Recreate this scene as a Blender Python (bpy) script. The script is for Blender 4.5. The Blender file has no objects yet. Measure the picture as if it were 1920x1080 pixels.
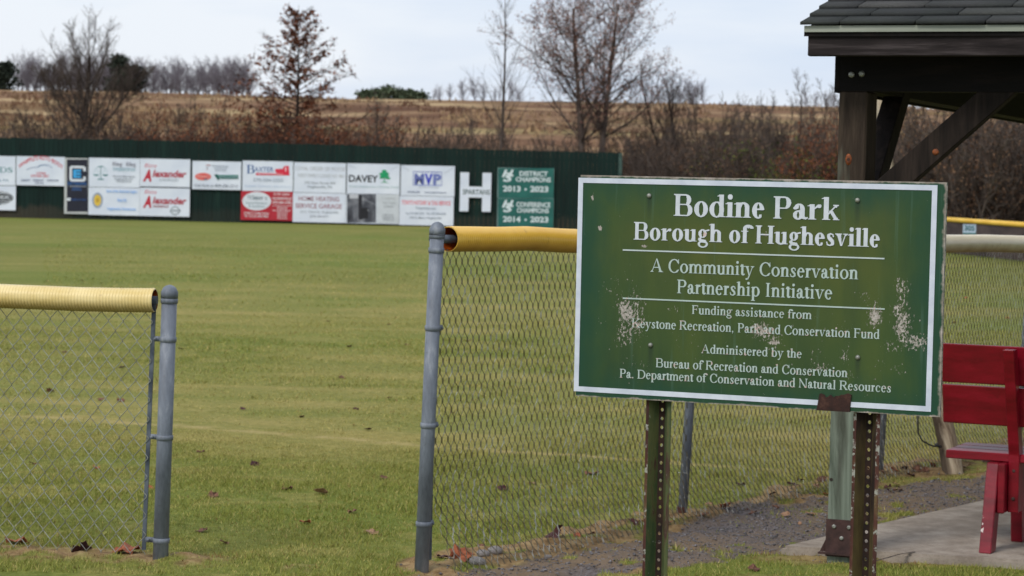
import bpy, bmesh, math, random
import numpy as np
from mathutils import Vector, Matrix
rad = math.radians
random.seed(7); RNG = np.random.default_rng(7)
SC = bpy.context.scene; COL = SC.collection

# ================================================================ camera
F = 4400.0                                   # focal length in pixels of a 1920 px wide frame
PITCH = math.atan(209/F); ROLL = math.atan(.021); EYE = 1.6
fw = Vector((0, math.cos(PITCH), -math.sin(PITCH)))
r0 = Vector((1, 0, 0)); u0 = Vector((0, math.sin(PITCH), math.cos(PITCH)))
RT = r0*math.cos(ROLL)+u0*math.sin(ROLL); UP = -r0*math.sin(ROLL)+u0*math.cos(ROLL)
CAM = Vector((0, 0, EYE))
cd = bpy.data.cameras.new('camera'); cam = bpy.data.objects.new('camera', cd); COL.objects.link(cam)
cam.matrix_world = Matrix(((RT.x, UP.x, -fw.x, 0), (RT.y, UP.y, -fw.y, 0), (RT.z, UP.z, -fw.z, EYE), (0, 0, 0, 1)))
cd.sensor_width = 36; cd.lens = F/1920*36; cd.clip_end = 3000; cd.clip_start = .1
cd.dof.use_dof = True; cd.dof.focus_distance = 7.1; cd.dof.aperture_fstop = 9.2
SC.camera = cam
# ================================================================ sky, sun, exposure
SUN_EL, SUN_AZ = rad(46), math.atan2(-.62, -.78)
w = bpy.data.worlds.new('World'); SC.world = w; w.use_nodes = True
nt = w.node_tree; N = nt.nodes; L = nt.links; N.clear()
out = N.new('ShaderNodeOutputWorld'); bg = N.new('ShaderNodeBackground'); L.new(bg.outputs[0], out.inputs[0])
sky = N.new('ShaderNodeTexSky'); sky.sky_type = 'NISHITA'; sky.sun_disc = False
sky.sun_elevation = SUN_EL; sky.sun_rotation = SUN_AZ; sky.air_density = 1.0; sky.dust_density = 2.0
tc = N.new('ShaderNodeTexCoord'); mp = N.new('ShaderNodeMapping'); mp.inputs['Scale'].default_value = (2.2, 2.2, 11.0)
mp.inputs['Location'].default_value = (.35, .1, .42)
L.new(tc.outputs['Generated'], mp.inputs[0])
nz = N.new('ShaderNodeTexNoise'); nz.inputs['Scale'].default_value = 1.5; nz.inputs['Detail'].default_value = 6; nz.inputs['Roughness'].default_value = .5
L.new(mp.outputs[0], nz.inputs['Vector'])
cr = N.new('ShaderNodeValToRGB'); L.new(nz.outputs[0], cr.inputs[0])
cr.color_ramp.elements[0].position = .38; cr.color_ramp.elements[0].color = (4.85, 5.7, 7.1, 1)
cr.color_ramp.elements[1].position = .6; cr.color_ramp.elements[1].color = (6.75, 7.1, 7.65, 1)
mx = N.new('ShaderNodeMixRGB'); mx.inputs[0].default_value = .9
L.new(sky.outputs[0], mx.inputs[1]); L.new(cr.outputs[0], mx.inputs[2])
L.new(mx.outputs[0], bg.inputs[0]); bg.inputs[1].default_value = .1
sd = bpy.data.lights.new('sun', 'SUN'); sd.energy = 1.5; sd.angle = rad(18); sd.color = (1, .95, .88)
so = bpy.data.objects.new('sun', sd); COL.objects.link(so)
sdir = Vector((math.sin(SUN_AZ)*math.cos(SUN_EL), math.cos(SUN_AZ)*math.cos(SUN_EL), math.sin(SUN_EL)))
so.rotation_euler = sdir.to_track_quat('Z', 'Y').to_euler(); so.location = (-20, -20, 40)
vs = SC.view_settings; vs.view_transform = 'Standard'; vs.look = 'None'; vs.gamma = 1; vs.exposure = .42; vs.use_curve_mapping = False

# ================================================================ pixel of the photograph -> point of the place
def ray(u, v): return fw+RT*((u-960)/F)+UP*((540-v)/F)
def G(u, v, z=0.0):
    d = ray(u, v); return CAM+d*((z-EYE)/d.z)
def PY(u, v, Y):
    d = ray(u, v); return CAM+d*(Y/d.y)
def PD(u, v, D): return CAM+ray(u, v)*D
def PP(u, v, p, n):                         # meets the plane through p with normal n
    d = ray(u, v); return CAM+d*((p-CAM).dot(n)/d.dot(n))

# ================================================================ helpers
def lin(c):
    c = c/255.; return c/12.92 if c <= .04045 else ((c+.055)/1.055)**2.4
def rgb(r, g, b, k=1.0): return (lin(r)*k, lin(g)*k, lin(b)*k, 1)

class NB:                                    # small node builder
    def __init__(s, name):
        s.m = bpy.data.materials.new(name); s.m.use_nodes = True
        s.t = s.m.node_tree; s.n = s.t.nodes; s.l = s.t.links
        s.b = s.n['Principled BSDF']; s.tc = s.n.new('ShaderNodeTexCoord')
    def set(s, sock, v):
        if hasattr(v, 'is_output') or isinstance(v, bpy.types.NodeSocket): s.l.new(v, sock)
        else: sock.default_value = v
    def co(s, scale=(1, 1, 1), loc=(0, 0, 0), kind='Object'):
        m = s.n.new('ShaderNodeMapping'); s.l.new(s.tc.outputs[kind], m.inputs[0])
        m.inputs['Scale'].default_value = scale; m.inputs['Location'].default_value = loc; return m.outputs[0]
    def noise(s, scale, detail=4, rough=.55, vec=None, dist=0):
        n = s.n.new('ShaderNodeTexNoise'); n.inputs['Scale'].default_value = scale; n.inputs['Detail'].default_value = detail
        n.inputs['Roughness'].default_value = rough; n.inputs['Distortion'].default_value = dist
        s.l.new(vec if vec else s.co(), n.inputs['Vector']); return n.outputs[0]
    def ramp(s, v, stops):
        r = s.n.new('ShaderNodeValToRGB'); s.l.new(v, r.inputs[0]); e = r.color_ramp.elements
        while len(e) < len(stops): e.new(.5)
        for k, (p, c) in enumerate(stops):
            e[k].position = p; e[k].color = c if not isinstance(c, (int, float)) else (c, c, c, 1)
        return r.outputs[0]
    def mix(s, f, a, b, mode='MIX'):
        m = s.n.new('ShaderNodeMixRGB'); m.blend_type = mode
        s.set(m.inputs[0], f); s.set(m.inputs[1], a); s.set(m.inputs[2], b); return m.outputs[0]
    def math(s, op, a, b=0.0, clamp=False):
        m = s.n.new('ShaderNodeMath'); m.operation = op; m.use_clamp = clamp
        s.set(m.inputs[0], a); s.set(m.inputs[1], b); return m.outputs[0]
    def attr(s, name, fac=True):
        a = s.n.new('ShaderNodeAttribute'); a.attribute_name = name; return a.outputs['Fac' if fac else 'Color']
    def sep(s, v):
        x = s.n.new('ShaderNodeSeparateXYZ'); s.l.new(v, x.inputs[0]); return x.outputs
    def bump(s, h, strength=.3, dist=.01):
        b = s.n.new('ShaderNodeBump'); b.inputs['Strength'].default_value = strength; b.inputs['Distance'].default_value = dist
        s.l.new(h, b.inputs['Height']); s.l.new(b.outputs[0], s.b.inputs['Normal'])
    def done(s, color=None, rough=None, metal=None, spec=None):
        if color is not None: s.set(s.b.inputs['Base Color'], color)
        if rough is not None: s.set(s.b.inputs['Roughness'], rough)
        if metal is not None: s.set(s.b.inputs['Metallic'], metal)
        if spec is not None: s.b.inputs['Specular IOR Level'].default_value = spec
        return s.m
def pm(name, c1, c2, scale=6, rough=.7, bump=.2, metal=0, stretch=(1, 1, 1), lo=.35, hi=.65, detail=6, bd=.004, spec=.4):
    b = NB(name); n = b.noise(scale, detail, .6, b.co(stretch))
    if bump: b.bump(n, bump, bd)
    return b.done(b.ramp(n, [(lo, c1), (hi, c2)]), rough, metal, spec)

def mesh_fast(name, V, Fc, attrs=None, smooth=False):   # Fc: array (n, k)
    V = np.asarray(V, np.float32); Fc = np.asarray(Fc, np.int32); k = Fc.shape[1]
    me = bpy.data.meshes.new(name); me.vertices.add(len(V)); me.vertices.foreach_set('co', V.ravel())
    me.loops.add(Fc.size); me.loops.foreach_set('vertex_index', Fc.ravel())
    me.polygons.add(len(Fc)); me.polygons.foreach_set('loop_start', np.arange(len(Fc), dtype=np.int32)*k)
    if smooth: me.polygons.foreach_set('use_smooth', np.ones(len(Fc), bool))
    for an, arr in (attrs or {}).items():
        arr = np.asarray(arr, np.float32)
        if arr.ndim == 1:
            a = me.attributes.new(an, 'FLOAT', 'POINT'); a.data.foreach_set('value', arr)
        else:
            if arr.shape[1] == 3: arr = np.concatenate([arr, np.ones((len(arr), 1), np.float32)], 1)
            a = me.attributes.new(an, 'FLOAT_COLOR', 'POINT'); a.data.foreach_set('color', arr.ravel())
    me.update(calc_edges=True); me.validate(); return me
def link(name, me, m, parent=None, smooth=None):
    o = bpy.data.objects.new(name, me); COL.objects.link(o)
    if m is not None:
        for q in (m if isinstance(m, (list, tuple)) else [m]): me.materials.append(q)
    if smooth is not None:
        for p in me.polygons: p.use_smooth = smooth
    if parent is not None: o.parent = parent
    return o
def tag(o, label=None, cat=None, group=None, kind=None):
    if label: o['label'] = label
    if cat: o['category'] = cat
    if group: o['group'] = group
    if kind: o['kind'] = kind
    return o
def empty(name, loc, rz=0):
    o = bpy.data.objects.new(name, None); COL.objects.link(o); o.empty_display_size = .1
    o.location = loc; o.rotation_euler = (0, 0, rz); return o
def copy_tree(o, parent=None):
    c = o.copy(); COL.objects.link(c)
    if parent is not None: c.parent = parent
    for ch in [x for x in bpy.data.objects if x.parent == o]: copy_tree(ch, c)
    return c

class MB:                                    # collects shapes into one mesh
    def __init__(s): s.v = []; s.f = []; s.mi = []; s.cur = 0
    def add(s, V, Fc):
        o = len(s.v); s.v += [tuple(p) for p in V]; s.f += [tuple(i+o for i in q) for q in Fc]; s.mi += [s.cur]*len(Fc)
    def box(s, x0, y0, z0, x1, y1, z1, M=None):
        V = [Vector(p) for p in ((x0, y0, z0), (x1, y0, z0), (x1, y1, z0), (x0, y1, z0), (x0, y0, z1), (x1, y0, z1), (x1, y1, z1), (x0, y1, z1))]
        if M is not None: V = [M @ p for p in V]
        s.add(V, [(0, 3, 2, 1), (4, 5, 6, 7), (0, 1, 5, 4), (1, 2, 6, 5), (2, 3, 7, 6), (3, 0, 4, 7)])
    def beam(s, p, q, a, b, side=Vector((1, 0, 0))):  # timber from p to q, a wide along side, b deep
        p, q = Vector(p), Vector(q); d = (q-p).normalized(); sx = (side-d*side.dot(d)).normalized(); sy = d.cross(sx)
        V = [e+sx*(i*a/2)+sy*(j*b/2) for e in (p, q) for i, j in ((-1, -1), (1, -1), (1, 1), (-1, 1))]
        s.add(V, [(0, 3, 2, 1), (4, 5, 6, 7), (0, 1, 5, 4), (1, 2, 6, 5), (2, 3, 7, 6), (3, 0, 4, 7)])
    def tube(s, pts, rs, n=12, cap=True):
        pts = [Vector(p) for p in pts]
        if not isinstance(rs, (list, tuple)): rs = [rs]*len(pts)
        V = []; prev = None
        for i, p in enumerate(pts):
            d = (pts[min(i+1, len(pts)-1)]-pts[max(i-1, 0)]).normalized()
            if prev is None: a = d.orthogonal().normalized()
            else: a = (prev-d*prev.dot(d)).normalized()
            prev = a; b = d.cross(a)
            V += [p+(a*math.cos(2*math.pi*k/n)+b*math.sin(2*math.pi*k/n))*rs[i] for k in range(n)]
        Fc = [(i*n+k, i*n+(k+1) % n, (i+1)*n+(k+1) % n, (i+1)*n+k) for i in range(len(pts)-1) for k in range(n)]
        if cap: Fc += [tuple(range(n-1, -1, -1)), tuple((len(pts)-1)*n+k for k in range(n))]
        s.add(V, Fc)
    def build(s, name, m, parent=None, smooth=False, bevel=0):
        me = bpy.data.meshes.new(name); me.from_pydata(s.v, [], s.f)
        if isinstance(m, (list, tuple)): me.polygons.foreach_set('material_index', s.mi)
        o = link(name, me, m, parent)
        if smooth: 
            for p in me.polygons: p.use_smooth = len(p.vertices) < 8
        if bevel:
            bm = bmesh.new(); bm.from_mesh(me)
            bmesh.ops.bevel(bm, geom=[e for e in bm.edges], offset=bevel, segments=1, affect='EDGES', clamp_overlap=True)
            bm.to_mesh(me); bm.free()
        return o
def tubes_np(S, sides=3):                    # S: (n, 8) p, q, r0, r1 -> prisms
    S = np.asarray(S, np.float32); P, Q, R0, R1 = S[:, :3], S[:, 3:6], S[:, 6], S[:, 7]
    D = Q-P; D /= np.linalg.norm(D, axis=1, keepdims=True)+1e-9
    ref = np.where(np.abs(D[:, 2:3]) < .9, np.array([[0, 0, 1.]]), np.array([[1., 0, 0]]))
    A = np.cross(D, ref); A /= np.linalg.norm(A, axis=1, keepdims=True)+1e-9; B = np.cross(D, A)
    ring = []
    for E, R in ((P, R0), (Q, R1)):
        for k in range(sides):
            t = 2*math.pi*k/sides; ring.append(E+(A*math.cos(t)+B*math.sin(t))*R[:, None])
    V = np.stack(ring, 1).reshape(-1, 3); base = np.arange(len(S))[:, None]*2*sides
    Fc = np.concatenate([base+np.array([[k, (k+1) % sides, sides+(k+1) % sides, sides+k]]) for k in range(sides)], 0)
    return V, Fc
def quads_np(C, size, rng, flat=.0, aspect=.6):        # leaf quads at points C
    n = len(C); d = rng.normal(size=(n, 3)); d[:, 2] *= (1-flat); d /= np.linalg.norm(d, axis=1, keepdims=True)
    e = np.cross(d, rng.normal(size=(n, 3))); e /= np.linalg.norm(e, axis=1, keepdims=True)
    s = (size*rng.uniform(.55, 1.3, n))[:, None]; a = d*s; b = e*s*aspect
    V = np.stack([C-a, C-b*.9, C+a, C+b], 1).reshape(-1, 3)
    return V, np.arange(n*4).reshape(-1, 4)
# value noise for masks and relief
_P = RNG.random((256, 256)).astype(np.float64)
def vn(x, y, s=0):
    x = np.asarray(x, float)+s*17.3; y = np.asarray(y, float)+s*9.7
    xi = np.floor(x).astype(int); yi = np.floor(y).astype(int); fx = x-xi; fy = y-yi
    fx = fx*fx*(3-2*fx); fy = fy*fy*(3-2*fy)
    g = lambda a, b: _P[a % 256, b % 256]
    return (g(xi, yi)*(1-fx)+g(xi+1, yi)*fx)*(1-fy)+(g(xi, yi+1)*(1-fx)+g(xi+1, yi+1)*fx)*fy
def fbm(x, y, s=0, o=4):
    r = 0; a = .5; t = 0
    for k in range(o): r = r+a*vn(x*2**k, y*2**k, s+k); t += a; a *= .5
    return r/t
def inpoly(x, y, P):
    x = np.asarray(x); y = np.asarray(y); r = np.zeros(x.shape, bool)
    for (ax, ay), (bx, by) in zip(P, P[1:]+P[:1]):
        c = (ay > y) != (by > y)
        with np.errstate(divide='ignore', invalid='ignore'): r ^= c & (x < (bx-ax)*(y-ay)/(by-ay+1e-12)+ax)
    return r
def segdist(x, y, P):                        # distance to a polyline
    d = np.full(np.shape(x), 1e9)
    for (ax, ay), (bx, by) in zip(P, P[1:]):
        dx, dy = bx-ax, by-ay; t = np.clip(((x-ax)*dx+(y-ay)*dy)/(dx*dx+dy*dy), 0, 1)
        d = np.minimum(d, np.hypot(x-ax-t*dx, y-ay-t*dy))
    return d
# ---------------------------------------------------------------- serif lettering (drawn here, stroke by stroke)
RES = 56
GX, GY = np.meshgrid((np.arange(int(1.75*RES))+.5)/RES-.12, (np.arange(int(1.62*RES))+.5)/RES-.42)
ADV = dict(A=722,B=667,C=667,D=722,F=556,H=722,I=333,K=722,L=611,M=889,N=722,O=722,P=556,R=667,S=556,T=611,W=944,
           a=444,b=500,c=444,d=500,e=444,f=333,g=500,h=500,i=278,k=500,l=278,m=778,n=500,o=500,p=500,r=333,s=389,t=278,u=500,v=500,y=500)
ADVB = dict(B=667,P=611,H=778,a=500,d=556,i=278,n=556,e=444,r=444,k=556,u=556,g=500,h=556,f=333,s=389,v=500,l=278,o=500)
_gc = {}
def glyph(ch, bold):
    key = (ch, bold)
    if key in _gc: return _gc[key]
    S, h = (.225, .065) if bold else (.165, .072)
    w = (ADVB if bold and ch in ADVB else ADV).get(ch, 250)/662.
    X, Y = GX, GY
    M = np.zeros(X.shape, bool); XH = .69; sv = .05; e = .085
    def rect(x0, y0, x1, y1): return (X >= x0) & (X <= x1) & (Y >= y0) & (Y <= y1)
    def ell(cx, cy, rx, ry): return ((X-cx)/max(rx, 1e-4))**2+((Y-cy)/max(ry, 1e-4))**2 <= 1
    def ring(cx, cy, rx, ry, tx=S, ty=h): return ell(cx, cy, rx, ry) & ~ell(cx, cy, rx-tx, ry-ty)
    def stroke(pts):
        m = np.zeros(X.shape, bool)
        for (x0, y0, r0), (x1, y1, r1) in zip(pts, pts[1:]):
            dx, dy = x1-x0, y1-y0; L = dx*dx+dy*dy+1e-9
            t = np.clip(((X-x0)*dx+(Y-y0)*dy)/L, 0, 1)
            m |= np.hypot(X-x0-t*dx, Y-y0-t*dy) <= (r0+(r1-r0)*t)/2
        return m
    def quad(x0, x1, y0, x2, x3, y1):   # slanted bar between two horizontal edges
        t = (Y-y0)/(y1-y0)
        return (Y >= min(y0, y1)) & (Y <= max(y0, y1)) & (X >= x0+(x2-x0)*t) & (X <= x1+(x3-x1)*t)
    def serif(x0, x1, y, up):            # thin foot or head with brackets
        a, b = (y, y+sv) if up else (y-sv, y)
        m = rect(x0, a, x1, b)
        yy = (Y-y) if up else (y-Y)
        xm0, xm1 = x0+e, x1-e
        m |= (yy >= 0) & (yy < .12) & (X > xm0-e*.6*(1-yy/.12)**2) & (X < xm1+e*.6*(1-yy/.12)**2)
        return m
    def stem(x, y0=0, y1=1., foot=True, head=True, flag=False):
        m = rect(x, y0, x+S, y1)
        if foot: m |= serif(x-e, x+S+e, y0, True)
        if head: m |= serif(x-e, x+S+e, y1, False)
        if flag: m |= quad(x-e-.02, x, y1-.1, x, x, y1) | rect(x-e-.02, y1-.1, x, y1-.06)
        return m
    def bowl(x0, xr, y0, y1, t=S):
        ry = (y1-y0)/2; rx = min(ry*1.05, xr-x0); cx = xr-rx
        return (ring(cx, (y0+y1)/2, rx, ry, t, h) & (X >= cx)) | rect(x0, y0, cx, y0+h) | rect(x0, y1-h, cx, y1)
    x0 = .11
    if ch == 'I': M = stem(w/2-S/2)
    elif ch == 'B': M = stem(x0) | bowl(x0+S, w-.12, .5, 1) | bowl(x0+S, w-.05, 0, .5+h)
    elif ch == 'P': M = stem(x0) | bowl(x0+S, w-.05, .45, 1)
    elif ch == 'R': M = stem(x0) | bowl(x0+S, w-.15, .47, 1) | quad(w-.22, w-.03, 0, w-.62, w-.42, .5) | serif(w-.3, w+.03, 0, True)
    elif ch == 'D': M = stem(x0) | bowl(x0+S, w-.05, 0, 1)
    elif ch == 'F': M = stem(x0) | rect(x0, 1-h, w-.06, 1) | quad(w-.1, w-.06, .78, w-.16, w-.06, 1) | rect(x0, .5, w-.2, .5+h) | rect(w-.24, .4, w-.19, .66)
    elif ch == 'H': M = stem(x0) | stem(w-.1-S) | rect(x0, .48, w-.1, .48+h)
    elif ch == 'L': M = stem(x0) | rect(x0, 0, w-.05, h) | quad(w-.12, w-.03, 0, w-.07, w-.03, .25)
    elif ch == 'T': M = stem(w/2-S/2, head=False) | rect(.05, 1-h, w-.05, 1) | rect(.05, .78, .1, 1) | rect(w-.1, .78, w-.05, 1)
    elif ch == 'N': M = rect(.13, 0, .13+h, 1) | rect(w-.13-h, 0, w-.13, 1) | quad(w-.13-S*1.1, w-.13, 0, .04, .2, 1) | serif(.02, .3, 0, True) | serif(w-.3, w-.01, 1, False)
    elif ch == 'M': M = rect(.13, 0, .13+h, 1) | stem(w-.1-S) | quad(w/2-S*.5, w/2+S*.5, 0, .06, .25, 1) | quad(w/2-.03, w/2+.03, 0, w-.1-S, w-.05-S, 1) | serif(.02, .3, 0, True)
    elif ch == 'K': M = stem(x0) | stroke([(x0+S, .42, h), (w-.2, .97, h)]) | quad(w-.25, w-.04, 0, x0+S+.08, x0+S+.26, .6) | serif(w-.34, w+.03, 0, True) | serif(w-.38, w-.04, 1, False)
    elif ch == 'A': M = quad(.1, .1+h, 0, w/2-.04, w/2, 1) | quad(w-.27-S*.2, w-.1, 0, w/2-.06, w/2+.03, 1) | rect(.25, .32, w-.25, .32+h) | serif(0, .28, 0, True) | serif(w-.4, w, 0, True)
    elif ch == 'W': M = quad(.27, .36, 0, .06, .24, 1) | quad(.3, .34, 0, w/2-.06, w/2+.04, 1) | quad(w-.46, w-.36, 0, w/2-.1, w/2+.09, 1) | quad(w-.42, w-.37, 0, w-.12, w-.06, 1) | serif(0, .34, 1, False) | serif(w-.28, w, 1, False)
    elif ch == 'O': M = ring(w/2, .5, w/2-.05, .52)
    elif ch == 'C':
        M = ring(w/2+.05, .5, w/2-.02, .52, S, h) & ~((X > w-.18) & (Y < .72) & (Y > .2)) & (X < w-.06)
        M |= rect(w-.12, .66, w-.07, 1.) | stroke([(w-.09, .22, h), (w-.2, .06, h)])
    elif ch == 'S': M = stroke([(w-.13, .74, h), (w-.2, .93, h*1.2), (w/2, .98, h*1.2), (.2, .86, S*.9), (.2, .68, S), (w/2, .52, S*1.15), (w-.18, .36, S), (w-.17, .14, S*.9), (w/2, .03, h*1.2), (.16, .08, h*1.2), (.1, .3, h)])
    elif ch == 'o': M = ring(w/2, XH/2, w/2-.04, XH/2+.02)
    elif ch == 'e':
        M = ring(w/2, XH/2, w/2-.04, XH/2+.02) & ~((X > w/2) & (Y < .38) & (Y > .17))
        M |= rect(.1, .37, w-.07, .37+h*.9); M &= ~((X > w-.16) & (Y < .2))
    elif ch == 'c':
        M = ring(w/2+.01, XH/2, w/2-.04, XH/2+.02) & ~((X > w/2+.02) & (Y < .5) & (Y > .14)) & (X < w-.06)
        M |= ell(w-.14, .53, .07, .07)
    elif ch == 'a':
        M = rect(w-.14-S, .1, w-.14, .5) | (ring(w/2-.03, .47, w/2-.12, .24, S, h*1.1) & (Y > .47) & (X > .1)) | ell(.16, .5, .075+S*.12, .07)
        M |= ring(w/2-.08, .19, w/2-.13, .21, S*.85, h) | stroke([(w-.14-S/2, .12, S*.8), (w-.1, .04, h*1.3), (w-.01, .08, h)])
        M |= stroke([(w/2-.05, .37, h*1.2), (w-.14-S/2, .43, h*1.2)])
    elif ch in 'bpdq':
        M = ring(w/2+(.02 if ch in 'bp' else -.02), XH/2, w/2-.06, XH/2+.02)
        if ch == 'b': M |= stem(.1, 0, 1.03, False, False, True)
        if ch == 'p': M |= stem(.1, -.33, XH, True, False, True)
        if ch == 'd': M |= stem(w-.1-S, 0, 1.03, False, False, True) | rect(w-.1, 0, w-.01, sv)
    elif ch == 'g':
        M = ring(w/2-.03, .46, w/2-.12, .245, S*.85, h) | ring(w/2, -.13, w/2-.06, .2, S*.6, h*1.15) | stroke([(w/2-.12, .24, h), (.17, .14, S*.8), (.25, .05, S*.75), (w/2+.12, .03, S*.8)])
        M |= stroke([(w/2+.12, .62, h), (w-.02, .66, h*1.4)])
    elif ch in 'hnmru':
        if ch == 'u':
            M = stem(.1, .12, XH, False, False, True) | stem(w-.1-S, 0, XH, False, False, True) | rect(w-.1, 0, w-.01, sv)
            M |= ring((w-.02)/2, .2, (w-.02)/2-.09, .22, S, h*1.3) & (Y < .2)
        else:
            M = stem(.1, 0, 1.03 if ch == 'h' else XH, True, False, True)
            if ch == 'r': M |= stroke([(.1+S, .5, h), (w-.17, .63, h*1.6)]) | ell(w-.12, .61, .075+S*.1, .085)
            else:
                n = 2 if ch == 'm' else 1
                step = (w-.2-S)/n
                for k in range(n):
                    xa = .1+k*step; xb = xa+step+S
                    M |= ring((xa+xb)/2+.02, .48, (xb-xa)/2-.02, .225, S, h*1.3) & (Y > .48)
                    M |= stem(xb-S, 0, .49, True, False)
    elif ch == 'i': M = stem(w/2-S/2, 0, XH, True, False, True) | ell(w/2, .93, .05+S*.32, .05+S*.32)
    elif ch == 'l': M = stem(w/2-S/2, 0, 1.03, True, False, True)
    elif ch == 'k': M = stem(.1, 0, 1.03, True, False, True) | stroke([(.1+S, .28, h), (w-.16, .65, h)]) | quad(w-.22, w-.04, 0, .1+S+.02, .1+S+.2, .42) | serif(w-.3, w+.01, 0, True) | serif(w-.3, w-.03, XH, False)
    elif ch == 'f':
        M = stem(.13, 0, .86, True, False) | rect(.03, XH-h, w-.06, XH) | (ring(.13+S+.1, .82, .1+S, .21, S, h*1.2) & (Y > .82)) | ell(w-.05, .9, .07+S*.1, .07)
    elif ch == 't':
        M = rect(.12, .1, .12+S, .8) | rect(.02, XH-h, w-.02, XH) | quad(.03, .12, XH-.02, .11, .13, .82) | (ring(.12+.15, .12, .15, .14, S, h*1.2) & (Y < .12))
    elif ch == 's': M = stroke([(w-.12, .5, h), (w-.15, .62, h), (w/2, .665, h*1.1), (.17, .57, S*.75), (.2, .45, S*.85), (w/2, .36, S), (w-.17, .25, S*.85), (w-.15, .12, S*.8), (w/2, .02, h*1.1), (.12, .06, h), (.08, .2, h)])
    elif ch in 'vy':
        M = quad(w/2-.06, w/2+.02, 0, .07, .07+S*1.15, XH) | quad(w/2-.03, w/2+.03, 0, w-.16, w-.1, XH) | serif(-.01, .17+S, XH, False) | serif(w-.28, w+.0, XH, False)
        if ch == 'y': M |= stroke([(w/2, .03, h*1.2), (w/2-.13, -.26, h*1.2)]) | ell(.14, -.27, .08, .07)
    elif ch == ',': M = ell(.16, .07, .085, .085) | stroke([(.19, .05, .1), (.12, -.15, .03)])
    elif ch == '.': M = ell(.17, .07, .085, .085)
    # greedy rectangles
    R = []; A = M.copy()
    for r in range(A.shape[0]):
        row = A[r]; d = np.diff(np.concatenate([[0], row.astype(int), [0]]))
        for a, b in zip(np.where(d == 1)[0], np.where(d == -1)[0]):
            q = r+1
            while q < A.shape[0] and A[q, a:b].all() and (a == 0 or not A[q, a-1]) and (b >= A.shape[1] or not A[q, b]):
                A[q, a:b] = False; q += 1
            R.append((a/RES-.12, r/RES-.42, b/RES-.12, q/RES-.42))
    _gc[key] = (R, w, M)
    return _gc[key]
# ================================================================ layout of the near fences
g2 = lambda u, v: tuple(G(u, v)[:2])
FA = G(790, 1076); FB = G(1700, 879); FDIR = (FB-FA).normalized(); FN = Vector((FDIR.y, -FDIR.x, 0))   # FN looks back at the camera side
LA = G(301, 1046); LDIR = Vector((-math.cos(rad(9)), math.sin(rad(9)), 0)); LN = Vector((-math.sin(rad(9)), -math.cos(rad(9)), 0))
THP = rad(22); PDX = Vector((math.cos(THP), -math.sin(THP), 0)); PBK = Vector((math.sin(THP), math.cos(THP), 0))
WY = 72.6                                    # the outfield wall stands this far off
# ================================================================ ground, one sheet to the horizon
def lines(fine0, fine1, step, lo, hi, gr):
    a = list(np.arange(fine0, fine1, step)); s = step
    while a[-1] < hi: s *= gr; a.append(a[-1]+s)
    s = step; b = [fine0]
    while b[-1] > lo: s *= gr; b.append(b[-1]-s)
    return np.array(b[:0:-1]+a)
xs = lines(-2.6, 4.2, .03, -420, 420, 1.16); ys = lines(9.2, 15.2, .03, -6, 520, 1.035)
XX, YY = np.meshgrid(xs, ys); X = XX.ravel(); Y = YY.ravel()
wx = X+(fbm(X*3, Y*3, 3)-.5)*.35; wy = Y+(fbm(X*3, Y*3, 8)-.5)*.55
fl = [tuple((FA+FDIR*s)[:2]) for s in (0, 9)]; ll = [tuple((LA+LDIR*s)[:2]) for s in (-.12, 6)]
POLY_GRAVEL = [g2(*p) for p in ((860, 1120), (905, 1068), (1075, 1040), (1268, 1012), (1380, 962), (1402, 943), (1530, 936), (1700, 912), (1850, 896), (2100, 850), (2100, 900), (1845, 953), (1655, 997), (1560, 1020), (1470, 1036), (1330, 1046), (1270, 1066), (1000, 1098))]
POLY_DIRT = [g2(*p) for p in ((745, 1120), (770, 1060), (810, 1040), (1000, 1005), (1215, 955), (1290, 958), (1370, 948), (1400, 925), (1560, 884), (1710, 862), (1850, 832), (2100, 780), (2100, 860), (1850, 905), (1700, 925), (1400, 960), (1350, 1030), (1260, 1075), (1000, 1110))]
def masks(X, Y):
    wx = X+(fbm(X*3, Y*3, 3)-.5)*.30; wy = Y+(fbm(X*3, Y*3, 8)-.5)*.6
    hf = fbm(X*9, Y*9, 5); cl = fbm(X*2.3, Y*2.3, 30)
    gravel = inpoly(wx, wy, POLY_GRAVEL).astype(float)*(hf+cl > .80)
    dirt = inpoly(wx, wy, POLY_DIRT).astype(float)
    dl = segdist(X, Y, ll); dirt = np.maximum(dirt, np.clip(1.35-np.abs(dl+(hf-.5)*.28-.03)/.14, 0, 1)*(Y < 10.9))
    # worn gateway between the posts, and strips along the wall foot
    gate = segdist(X, Y, [tuple((LA)[:2]), tuple(FA[:2])]); dirt = np.maximum(dirt, np.clip(1-(gate+(hf-.5)*.5)/.07, 0, 1)*(cl > .5))
    dirt = dirt*np.clip((hf-.30)*6, 0, 1)
    # tufts that survive in the bare strip behind the gravel
    dirt = dirt*(1-((Y > 11.6) & (cl > .52))*.85)
    fore = (Y < 10.15) & (X > .75); dirt = np.maximum(dirt, fore*np.clip((cl-.47)*5, 0, .8))
    tan = np.clip((fbm(X*.22, Y*.30, 11, 5)-.42)*4.2, 0, 1)*.40+np.clip((fbm(X*.9, Y*1.3, 21)-.47)*4, 0, 1)*.42+np.clip((fbm(X*.16, Y*1.6, 33)-.5)*5, 0, 1)*.40
    spot = np.clip((fbm(X*3.4, Y*3.4, 95)-.62)*6, 0, .45)*(Y < 30)
    near = np.clip((Y-11.2)/2.5, .25, 1)*np.clip((60-Y)/30, .62, 1); tan = np.maximum(np.clip(tan*near, 0, 1), spot)
    wf = np.clip(1.2-np.abs(Y-WY+.25+(fbm(X*.7, Y*.7, 40)-.5)*.9)/.5, 0, 1)*(X < 2.5); tan = np.maximum(tan, wf)
    return dirt, gravel, tan
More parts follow.
